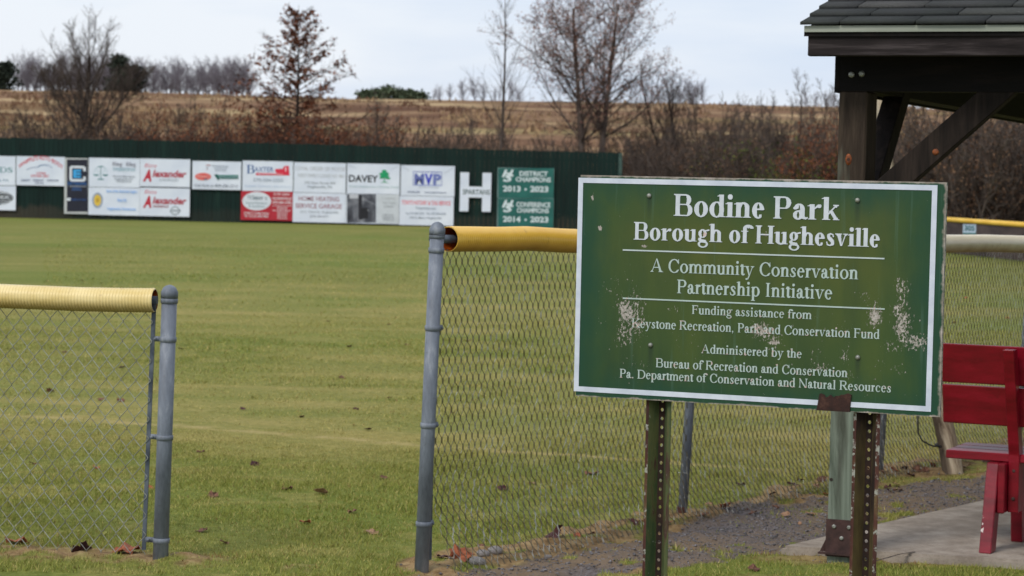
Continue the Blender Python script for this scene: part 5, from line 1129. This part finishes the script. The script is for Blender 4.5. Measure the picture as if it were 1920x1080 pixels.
V, Fc = tubes_np(np.array(S2), 3); link('twigs', mesh_fast('twigs', V, Fc), M_BARKD, root)
T = np.array(T); V, Fc = quads_np(T, .058, rng); link('foliage', mesh_fast('foliage', V, Fc, {'shade': np.repeat(np.clip(rng.normal(.45, .28, len(T)), 0, 1), 4)}), M_OAKL, root)
# slender bare tree
bs = at(938, 80); h = zpix(938, -10, 80)-bs.z
P = dict(n=[10, 6, 4], wob=[.015, .06, .1], up=[.02, .07, .05], tip=[.12, .2, .4], **{'from': [.28, .15, 1]}, kids=[3.2, 2.2, 0], ratio=[.36, .36, 0], taper=[.72, .4, 0], ang=[.62, .55, .5], rr=[.34, .6, 0], rmin=.005, leaf=9)
tree('bare_tree', bs, [((0, 0, 0), (0, 0, 1), h, .085)], P, rg(9), M_BARK, M_BARK, 'slender straight bare tree with thin upswept twigs, alone between oak and big tree')
# twin trunk tree with a few leaves
bs = at(1110, 82); h = zpix(1110, -30, 82)-bs.z
P = dict(n=[9, 7, 6, 4], wob=[.015, .07, .11, .15], up=[.03, .09, .04, .02], tip=[.25, .2, .25, .4], **{'from': [.44, .12, .1, 1]}, kids=[4.0, 2.1, 1.8, 0], ratio=[.50, .44, .42, 0], taper=[.35, .5, .4, 0], ang=[.98, .62, .62, .5], rr=[.42, .55, .6, 0], rmin=.004, leaf=2)
tree('broadleaf_tree', bs, [((-.17, 0, 0), (-.06, 0, 1), h*.90, .145), ((.15, .1, 0), (.06, 0, 1), h*.92, .135)], P, rg(26), M_BARK, M_BARK, 'large twin trunked tree with a round crown of sparse pinkish brown leaves', leaf=(M_PINK, 2, .036, .07, .24))
# bare trees right of it
def bare(u, Yd, vtop, lab, seed, spread=.6, r=.075, stems=1, kids=2.6, from0=.3, leaf=None, mt=None, grp=None, z=None):
    bs = at(u, Yd, z); h = zpix(u, vtop, Yd)-bs.z
    P = dict(n=[8, 6, 4, 3], wob=[.05, .1, .14, .18], up=[.05, .10, .07, .05], tip=[.25, .2, .3, .4], **{'from': [from0, .15, .1, 1]}, kids=[kids, 1.9, 1.2, 0], ratio=[.45, .42, .4, 0], taper=[.5, .5, .4, 0], ang=[spread, .6, .6, .5], rr=[.42, .55, .6, 0], rmin=.006*Yd/80, leaf=2)
    rng = rg(seed); parts = [((rng.normal()*.12*(stems > 1), 0, 0), (rng.normal()*.16*(stems > 1), rng.normal()*.1, 1), h*.86*rng.uniform(.85, 1.05), r) for _ in range(stems)]
    return tree('bare_tree', bs, parts, P, rng, mt or M_BARKD, mt or M_BARK, lab, 'tree', grp, leaf)
bare(1262, 84, 100, 'bare tree with several leaning stems right beside the twin trunked tree', 31, .6, .07, 3)
bare(1344, 86, 150, 'thin bare sapling pair standing over the scrub above the left half of the park sign', 32, .5, .04, 2, 2.2)
bare(1410, 92, 170, 'small wispy bare sapling above the middle of the park sign', 33, .5, .035, 2, 2)
bare(1497, 88, 132, 'small dark bare tree just left of the pavilion', 34, .62, .075, 1, 3.0)
bare(1546, 94, 160, 'wispy bare tree against the pavilion post', 35, .55, .04, 2, 2.4)
bare(1716, 96, 150, 'thin upright bare tree seen between the pavilion braces', 36, .4, .04, 1, 2.4)
bare(1800, 90, 120, 'crooked dark tree leaning under the pavilion beam', 37, .6, .085, 1, 2.8)
bare(862, 96, 188, 'thin bare sapling on the slope left of the slender tree', 38, .5, .026, 1, 2)
bare(705, 92, 158, 'bare forked sapling on the slope right of the oak', 39, .45, .03, 2, 2)
bare(80, 88, 175, 'low bare bushy sapling left of the vase shaped tree', 40, .6, .03, 2, 2.4)
bare(340, 90, 178, 'low bare bushy sapling between the vase shaped tree and the oak', 41, .6, .03, 2, 2.4)
# ---- distant trees along the hilltop
rng = rg(77)
def far_tree(seed, h):
    P = dict(n=[6, 5, 4], wob=[.08, .12, .16], up=[.05, .08, .05], tip=[.2, .25, .4], **{'from': [.2, .15, 1]}, kids=[4.4, 3.6, 0], ratio=[.62, .5, 0], taper=[.45, .4, 0], ang=[.6, .6, .5], rr=[.45, .6, 0], rmin=.012, leaf=9)
    S, T = [], []; grow(S, T, np.zeros(3), UPV, h, .12, 0, P, rg(seed)); V, Fc = tubes_np(np.array([s for _, s in S]), 3); return mesh_fast('distant_tree', V, Fc)
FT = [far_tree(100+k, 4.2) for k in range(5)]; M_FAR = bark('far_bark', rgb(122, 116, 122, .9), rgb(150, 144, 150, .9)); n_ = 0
for u0_, u1_, cnt, vt, lab in ((30, 250, 46, 118, 'grey bare tree in the hilltop row at the far left'), (255, 470, 40, 128, 'grey bare tree in the hilltop row between vase tree and oak'), (800, 985, 10, 158, 'small grey bare tree on the bare ridge around the slender tree'), (1210, 1330, 7, 160, 'grey bare tree on the ridge behind the leaning stems'), (1500, 1570, 4, 172, 'grey bare tree on the ridge beside the pavilion')):
    for k in range(cnt):
        u = u0_+(u1_-u0_)*(k+rng.uniform(.1, .9))/cnt; Yd = rng.uniform(216, 226); p = at(u, Yd); hh = (zpix(u, vt+rng.uniform(-8, 26), Yd)-p.z)/4.2
        o = link('distant_tree', FT[n_ % 5], M_FAR if n_ < 5 else None); n_ += 1; o.location = p; o.scale = (hh*rng.uniform(1.0, 1.5), hh*rng.uniform(1.0, 1.5), max(hh, .35)); o.rotation_euler = (0, 0, rng.uniform(0, 6))
        tag(o, lab, 'tree', 'bare trees along the hilltop')
def conifer(u, Yd, vt, wid, lab, seed, grp=None, dense=2600, m=None):
    bs = at(u, Yd); h = zpix(u, vt, Yd)-bs.z; root = tag(empty('evergreen_tree', bs), lab, 'tree', grp); rng = rg(seed)
    mb = MB(); mb.tube([(0, 0, -.1), (0, 0, h*.95)], [.16, .03], 7); mb.build('trunk', M_BARKD, root, True)
    nc = max(10, dense//70); C = []
    for _ in range(nc):
        t = rng.random()**.9; az = rng.uniform(0, 6.28); rr_ = wid*(1.15-t)**.8*rng.uniform(.2, 1.05); c0 = np.array([rr_*math.cos(az), rr_*math.sin(az), .1+t*h*.9]); sg = .16+.16*(1-t)
        C.append(c0+rng.normal(size=(dense//nc, 3))*np.array([sg*1.5, sg*1.5, sg*.75]))
    C = np.concatenate(C); dense = len(C)
    V, Fc = quads_np(C, .17*Yd/210, rng, .4); link('crown', mesh_fast('crown', V, Fc, {'shade': np.repeat(np.clip(rng.normal(.4, .25, dense), 0, 1), 4)}), m or M_EVG, root)
conifer(8, 214, 116, 1.5, 'dark evergreen on the hilltop at the left picture edge', 51); conifer(-24, 214, 124, 1.6, 'dark evergreen at the left edge, lower and behind the first', 52, dense=1800)
conifer(222, 214, 98, 1.25, 'tall dark evergreen on the hilltop behind the vase shaped tree', 53); conifer(248, 217, 118, 1.3, 'small dark evergreen right of the tall hilltop one', 56, dense=1500)
for k, (u, vt, wd_) in enumerate(((686, 174, .7), (706, 169, .8), (727, 161, .8), (748, 170, .7), (766, 174, .7), (783, 177, .6))):
    conifer(u, 213, vt, wd_, 'low green pine in the clump on the ridge right of the oak', 60+k, 'pine clump on the ridge', 700, M_PINE)
# ---- shrubs at the wall and on the slope
def shrub_mesh(seed, ns, h, wd, leafn, lsize):
    rng = rg(seed); S, T = [], []
    P = dict(n=[5, 4, 3], wob=[.10, .16, .2], up=[.05, .05, .03], tip=[.3, .3, .5], **{'from': [.2, .2, 1]}, kids=[1.9, 1.5, 0], ratio=[.5, .5, 0], taper=[.4, .4, 0], ang=[.6, .65, .5], rr=[.6, .7, 0], rmin=.0055, leaf=1)
    for _ in range(ns):
        a = rng.uniform(0, 6.28); rr_ = rng.uniform(0, wd*.4); grow(S, T, np.array([rr_*math.cos(a), rr_*math.sin(a), 0]), unit(np.array([math.cos(a)*.45, math.sin(a)*.45, 1])), h*rng.uniform(.6, 1.05), .016, 0, P, rng)
    V, Fc = tubes_np(np.array([s for _, s in S]), 3); st = mesh_fast('stems', V, Fc); lf = None
    if leafn:
        T = np.array(T); C = T[rng.integers(0, len(T), leafn)]+rng.normal(size=(leafn, 3))*.05; V, Fc = quads_np(C, lsize, rng); lf = mesh_fast('foliage', V, Fc, {'shade': np.repeat(np.clip(rng.normal(.5, .28, leafn), 0, 1), 4)})
    return st, lf
SB = {'bare': [shrub_mesh(200+k, 15, 1.0, 1.0, 0, 0) for k in range(3)], 'russet': [shrub_mesh(210+k, 13, 1.0, 1.1, 5200, .0145) for k in range(3)], 'brown': [shrub_mesh(220+k, 16, 1.0, 1.1, 2200, .0135) for k in range(3)], 'green': [shrub_mesh(230+k, 10, 1.0, 1.2, 3600, .016) for k in range(2)]}
LM = {'russet': M_OAKL, 'brown': M_SCRUB, 'green': M_GRN}; first = {}
def shrub(kind, k, u, Yd, vt, wide, lab, grp):
    st, lf = SB[kind][k % len(SB[kind])]; p = at(u, Yd); h = max(zpix(u, vt, Yd)-p.z, .3)
    key = (kind, k % len(SB[kind])); new = key not in first; first[key] = 1
    o = link('shrub', st, M_BARK if new else None); o.location = p; o.scale = (h*wide, h*wide, h); o.rotation_euler = (0, 0, random.uniform(0, 6.28)); tag(o, lab, 'shrub', grp)
    if lf is not None: c = link('foliage', lf, LM[kind] if new else None, o)
rng = rg(88); kk = 0
def band(kind, u0_, u1_, cnt, Y0, Y1, v0_, v1_, wide, lab, grp):
    global kk
    for k in range(cnt):
        u = u0_+(u1_-u0_)*(k+rng.uniform(.0, 1))/cnt; shrub(kind, kk, u, rng.uniform(Y0, Y1), rng.uniform(v0_, v1_), wide*rng.uniform(.8, 1.25), lab, grp); kk += 1
band('russet', 300, 690, 13, 77, 82, 222, 258, .75, 'russet leaved shrub along the top of the wall around the oak', 'russet shrubs behind the wall')
band('bare', 0, 300, 6, 77, 88, 215, 255, .7, 'bare grey brown shrub behind the left end of the wall', 'bare shrubs behind the left of the wall')
band('brown', -20, 300, 7, 76, 80, 240, 258, .8, 'low brown shrub peeping over the left end of the wall', 'low brown shrubs behind the left of the wall')
band('bare', 640, 1080, 10, 77, 96, 225, 272, .6, 'thin bare shrub on the slope behind the right half of the wall', 'bare shrubs behind the right of the wall')
band('brown', 660, 1150, 8, 77, 84, 258, 284, .7, 'low brown shrub peeping over the right half of the wall', 'low brown shrubs behind the right of the wall')
band('brown', 1165, 1570, 24, 74, 88, 252, 300, .62, 'dense brown shrub in the scrub above the park sign', 'brown scrub above the park sign')
band('bare', 1165, 1570, 14, 74, 94, 200, 275, .6, 'bare twiggy shrub in the scrub above the park sign', 'twiggy scrub above the park sign')
band('green', 1420, 1550, 4, 73, 76, 292, 308, 1.1, 'low green leaved bush just above the right half of the park sign', 'green bushes above the park sign')
band('russet', 1540, 1572, 3, 72, 75, 230, 270, .5, 'pale tan leaved shrub tight against the left of the pavilion post', 'tan shrubs by the pavilion post')
band('brown', 1660, 1780, 10, 62, 76, 262, 320, .62, 'dense brown shrub seen between the braces of the pavilion', 'brown shrubs between the braces')
band('brown', 1780, 2080, 28, 58, 72, 215, 330, .62, 'dense brown shrub in the dark thicket behind the pavilion', 'brown thicket behind the pavilion')
band('bare', 1780, 2080, 22, 60, 78, 190, 290, .6, 'bare twiggy shrub in the dark thicket behind the pavilion', 'twiggy thicket behind the pavilion')
# low undergrowth nobody could count
def brushmass(name, u0_, u1_, Y0, Y1, hgt, n, leafn, m, lab, seed):
    rng = rg(seed); u = rng.uniform(u0_, u1_, n); Yd = rng.uniform(Y0, Y1, n); x = np.array([PY(a, 300, b_).x for a, b_ in zip(u, Yd)]); z = hill_z(x, Yd)*(Yd > 76); S = []
    p = np.stack([x, Yd, z-.05], 1); d = np.stack([rng.normal(0, .35, n), rng.normal(0, .35, n), np.ones(n)], 1); hh = hgt*rng.uniform(.4, 1.1, n)*(.6+.8*vn(x*.6, Yd*.6, 4)); T = []
    for k in range(3):
        q = p+d*(hh/3)[:, None]; S.append(np.concatenate([p, q, np.full((n, 1), .009-.002*k), np.full((n, 1), .007-.002*k)], 1))
        for j in range(2):
            e = q+np.stack([rng.normal(0, .12, n), rng.normal(0, .12, n), rng.uniform(.02, .2, n)], 1)*hgt; S.append(np.concatenate([q, e, np.full((n, 1), .006), np.full((n, 1), .004)], 1)); T.append(e)
        d = d+rng.normal(0, .2, (n, 3))*[1, 1, .3]; p = q; T.append(q)
    V, Fc = tubes_np(np.concatenate(S), 3); o = link(name, mesh_fast(name, V, Fc), M_BARKD); tag(o, lab, 'undergrowth', kind='stuff')
    T = np.concatenate(T); C = T[rng.integers(0, len(T), leafn)]+rng.normal(size=(leafn, 3))*.1; V, Fc = quads_np(C, .032, rng); link('leaf_litter', mesh_fast('leaf_litter', V, Fc, {'shade': np.repeat(np.clip(rng.normal(.4, .28, leafn), 0, 1), 4)}), m, o)
brushmass('undergrowth', 1150, 1660, 73.5, 88, 1.2, 1900, 16000, M_SCRUB, 'tangled brown undergrowth filling the ground beneath the scrub above the park sign', 301)
brushmass('undergrowth', 1640, 2150, 57.5, 74, 1.7, 3800, 26000, M_SCRUB, 'tangled dark undergrowth filling the thicket behind the pavilion', 302)
brushmass('undergrowth', 300, 690, 75, 84, 2.0, 800, 6000, M_OAKL, 'tangled russet undergrowth behind the outfield wall below the oak', 303)
# ================================================================ fallen leaves and stones near the camera
def leaf_mesh(seed, lobes):
    rng = rg(seed); n = 18; V = [(0, 0, .01)]; curl = rng.uniform(.3, 1.1)
    for k in range(n):
        a = 2*math.pi*k/n; r = (.62+.38*math.cos(a))*(1+lobes*(.28 if k % 2 else -.18))*rng.uniform(.9, 1.1)*.5+.12; x, y = r*math.cos(a)-.1, r*math.sin(a)*.75; V.append((x, y, .35*curl*y*y*2+.12*rng.normal()*.5+abs(x)*.18*curl))
    Fc = [(0, 1+k, 1+(k+1) % n) for k in range(n)]; V += [(x, y, z-.012) for x, y, z in V]; m_ = n+1
    Fc += [(m_, m_+1+(k+1) % n, m_+1+k) for k in range(n)]+[(1+k, m_+1+k, m_+1+(k+1) % n, 1+(k+1) % n) for k in range(n)]
    me = bpy.data.meshes.new('fallen_leaf'); me.from_pydata(V, [], Fc); return me
LEAF = [leaf_mesh(400+k, .6) for k in range(6)]
LMATS = [pm('dead_leaf_brown', rgb(70, 44, 34), rgb(120, 82, 62), 6, .8, .3), pm('dead_leaf_orange', rgb(122, 62, 36), rgb(164, 94, 60), 5, .75, .3), pm('dead_leaf_dark', rgb(48, 24, 26), rgb(86, 46, 46), 6, .8, .3), pm('dead_leaf_tan', rgb(120, 90, 68), rgb(160, 126, 98), 6, .8, .3)]
meshcache = {}
def fallen(u, v, size0, mi, lab, tilt=.25, grp=None, cat='leaf', lift=0.008):
    size = size0*.68; k = random.randrange(6); key = (k, mi)
    if key not in meshcache: me = LEAF[k].copy(); me.materials.append(LMATS[mi]); meshcache[key] = me
    p = G(u, v); o = bpy.data.objects.new('fallen_leaf', meshcache[key]); COL.objects.link(o); o.location = (p.x, p.y, gz(p.x, p.y)+lift); o.scale = (size, size, size*1.2); o.rotation_euler = (random.uniform(-tilt, tilt), random.uniform(-tilt, tilt), random.uniform(0, 6.28)); tag(o, lab, cat, grp)
LABF = 'small brown dead leaf lying scattered on the open turf of the ballfield'
for u, v, s, mi in ((228, 690, .11, 2), (95, 736, .11, 0), (190, 752, .1, 0), (226, 753, .1, 0), (655, 651, .09, 0), (764, 648, .09, 0), (690, 807, .1, 2), (478, 873, .11, 2), (400, 932, .11, 0), (604, 925, .12, 3), (660, 962, .08, 0), (574, 982, .09, 1), (720, 897, .08, 0), (540, 918, .1, 0), (455, 769, .08, 2), (566, 784, .07, 0), (730, 748, .07, 0), (640, 709, .09, 0), (380, 1000, .09, 0), (338, 655, .09, 2), (615, 604, .08, 0), (730, 610, .08, 0), (1113, 891, .13, 0), (940, 917, .10, 2), (1000, 905, .08, 3), (378, 848, .08, 0), (700, 1000, .1, 3), (1390, 910, .09, 2), (420, 1020, .08, 3), (668, 770, .07, 2), (120, 662, .09, 0), (60, 870, .07, 0), (180, 880, .08, 1), (1810, 560, .1, 1), (1790, 606, .1, 1), (1890, 598, .1, 1), (1030, 700, .08, 0), (880, 640, .08, 0)):
    fallen(u, v, s, mi, LABF, .3, 'dead leaves scattered on the field')
fallen(238, 1040, .235, 1, 'large curled orange brown leaf on the dirt just left of the left gate post', .5); fallen(150, 1035, .17, 2, 'dark curled leaf under the left fence, between the two orange leaves', .7); fallen(27, 1017, .17, 1, 'pale orange leaf under the left fence near the picture edge', .3); fallen(282, 918, .06, 1, 'small orange leaf caught by the left gate post', .9, lift=.0)
fallen(862, 1056, .19, 1, 'reddish orange leaf on the dirt beside the foot of the middle post', .5); fallen(828, 1046, .10, 2, 'dark pinkish leaf tucked behind the foot of the middle post', .5); fallen(1034, 1014, .2, 2, 'dark red leaf stuck upright in the wire of the middle fence', 1.1); fallen(1082, 1010, .07, 1, 'small bright red leaf below the middle fence', .3); fallen(1414, 1074, .10, 0, 'brown leaf on the grass at the bottom between the sign posts', .4)
for u, v, s, mi in ((1488, 910, .16, 2), (1500, 902, .12, 0), (1530, 918, .13, 3), (1550, 930, .13, 1), (1455, 955, .1, 0), (1538, 905, .14, 0), (1560, 915, .1, 2), (1665, 915, .13, 2), (1676, 888, .13, 1), (1695, 885, .14, 0), (1720, 882, .13, 0), (1750, 878, .12, 1), (1640, 896, .13, 0), (1708, 892, .13, 2), (1735, 886, .13, 0), (1830, 866, .12, 3), (1805, 952, .09, 1), (1190, 990, .14, 2), (1205, 985, .12, 1), (1400, 957, .06, 1), (1500, 984, .06, 3), (1530, 994, .06, 3), (900, 1030, .1, 0), (1110, 1015, .09, 0)):
    fallen(u, v, s*.62, mi, 'brown dead leaf drifted along the foot of the middle fence and the gravel', .5, 'dead leaves drifted by the fence')
rng = rg(640); AL = 'brown dead leaf drifted along the foot of the middle fence and the gravel'
for k in range(34):
    s_ = rng.uniform(1.6, 7.2); q = FA+FDIR*s_+FN*rng.uniform(-.05, .45); k2 = random.randrange(6); mi = int(rng.choice([0, 0, 2, 3, 1])); key = (k2, mi)
    if key not in meshcache: me = LEAF[k2].copy(); me.materials.append(LMATS[mi]); meshcache[key] = me
    o = bpy.data.objects.new('fallen_leaf', meshcache[key]); COL.objects.link(o); sz = rng.uniform(.045, .08); o.location = (q.x, q.y, gz(q.x, q.y)+.012); o.scale = (sz, sz, sz); o.rotation_euler = (rng.uniform(-.5, .5), rng.uniform(-.5, .5), rng.uniform(0, 6)); tag(o, AL, 'leaf', 'dead leaves drifted by the fence')
M_STONE = pm('field_stone', rgb(112, 106, 104), rgb(160, 154, 150), 20, .9, .4)
for k, (u, v, s) in enumerate(((928, 1046, .035), (905, 1050, .03), (895, 1060, .04), (1028, 1040, .02))):
    bm = bmesh.new(); bmesh.ops.create_icosphere(bm, subdivisions=2, radius=1); rng = rg(500+k)
    for q in bm.verts: q.co *= .75+.4*float(vn(q.co.x*1.5+k, q.co.y*1.5+q.co.z, 3)); q.co.z *= .6
    me = bpy.data.meshes.new('stone'); bm.to_mesh(me); bm.free(); o = link('stone', me, M_STONE, None, True); p = G(u, v); o.location = (p.x, p.y, gz(p.x, p.y)+s*.25); o.scale = (s, s*.8, s)
    tag(o, 'small grey stone on the dirt right of the middle post', 'stone', 'stones by the middle post')
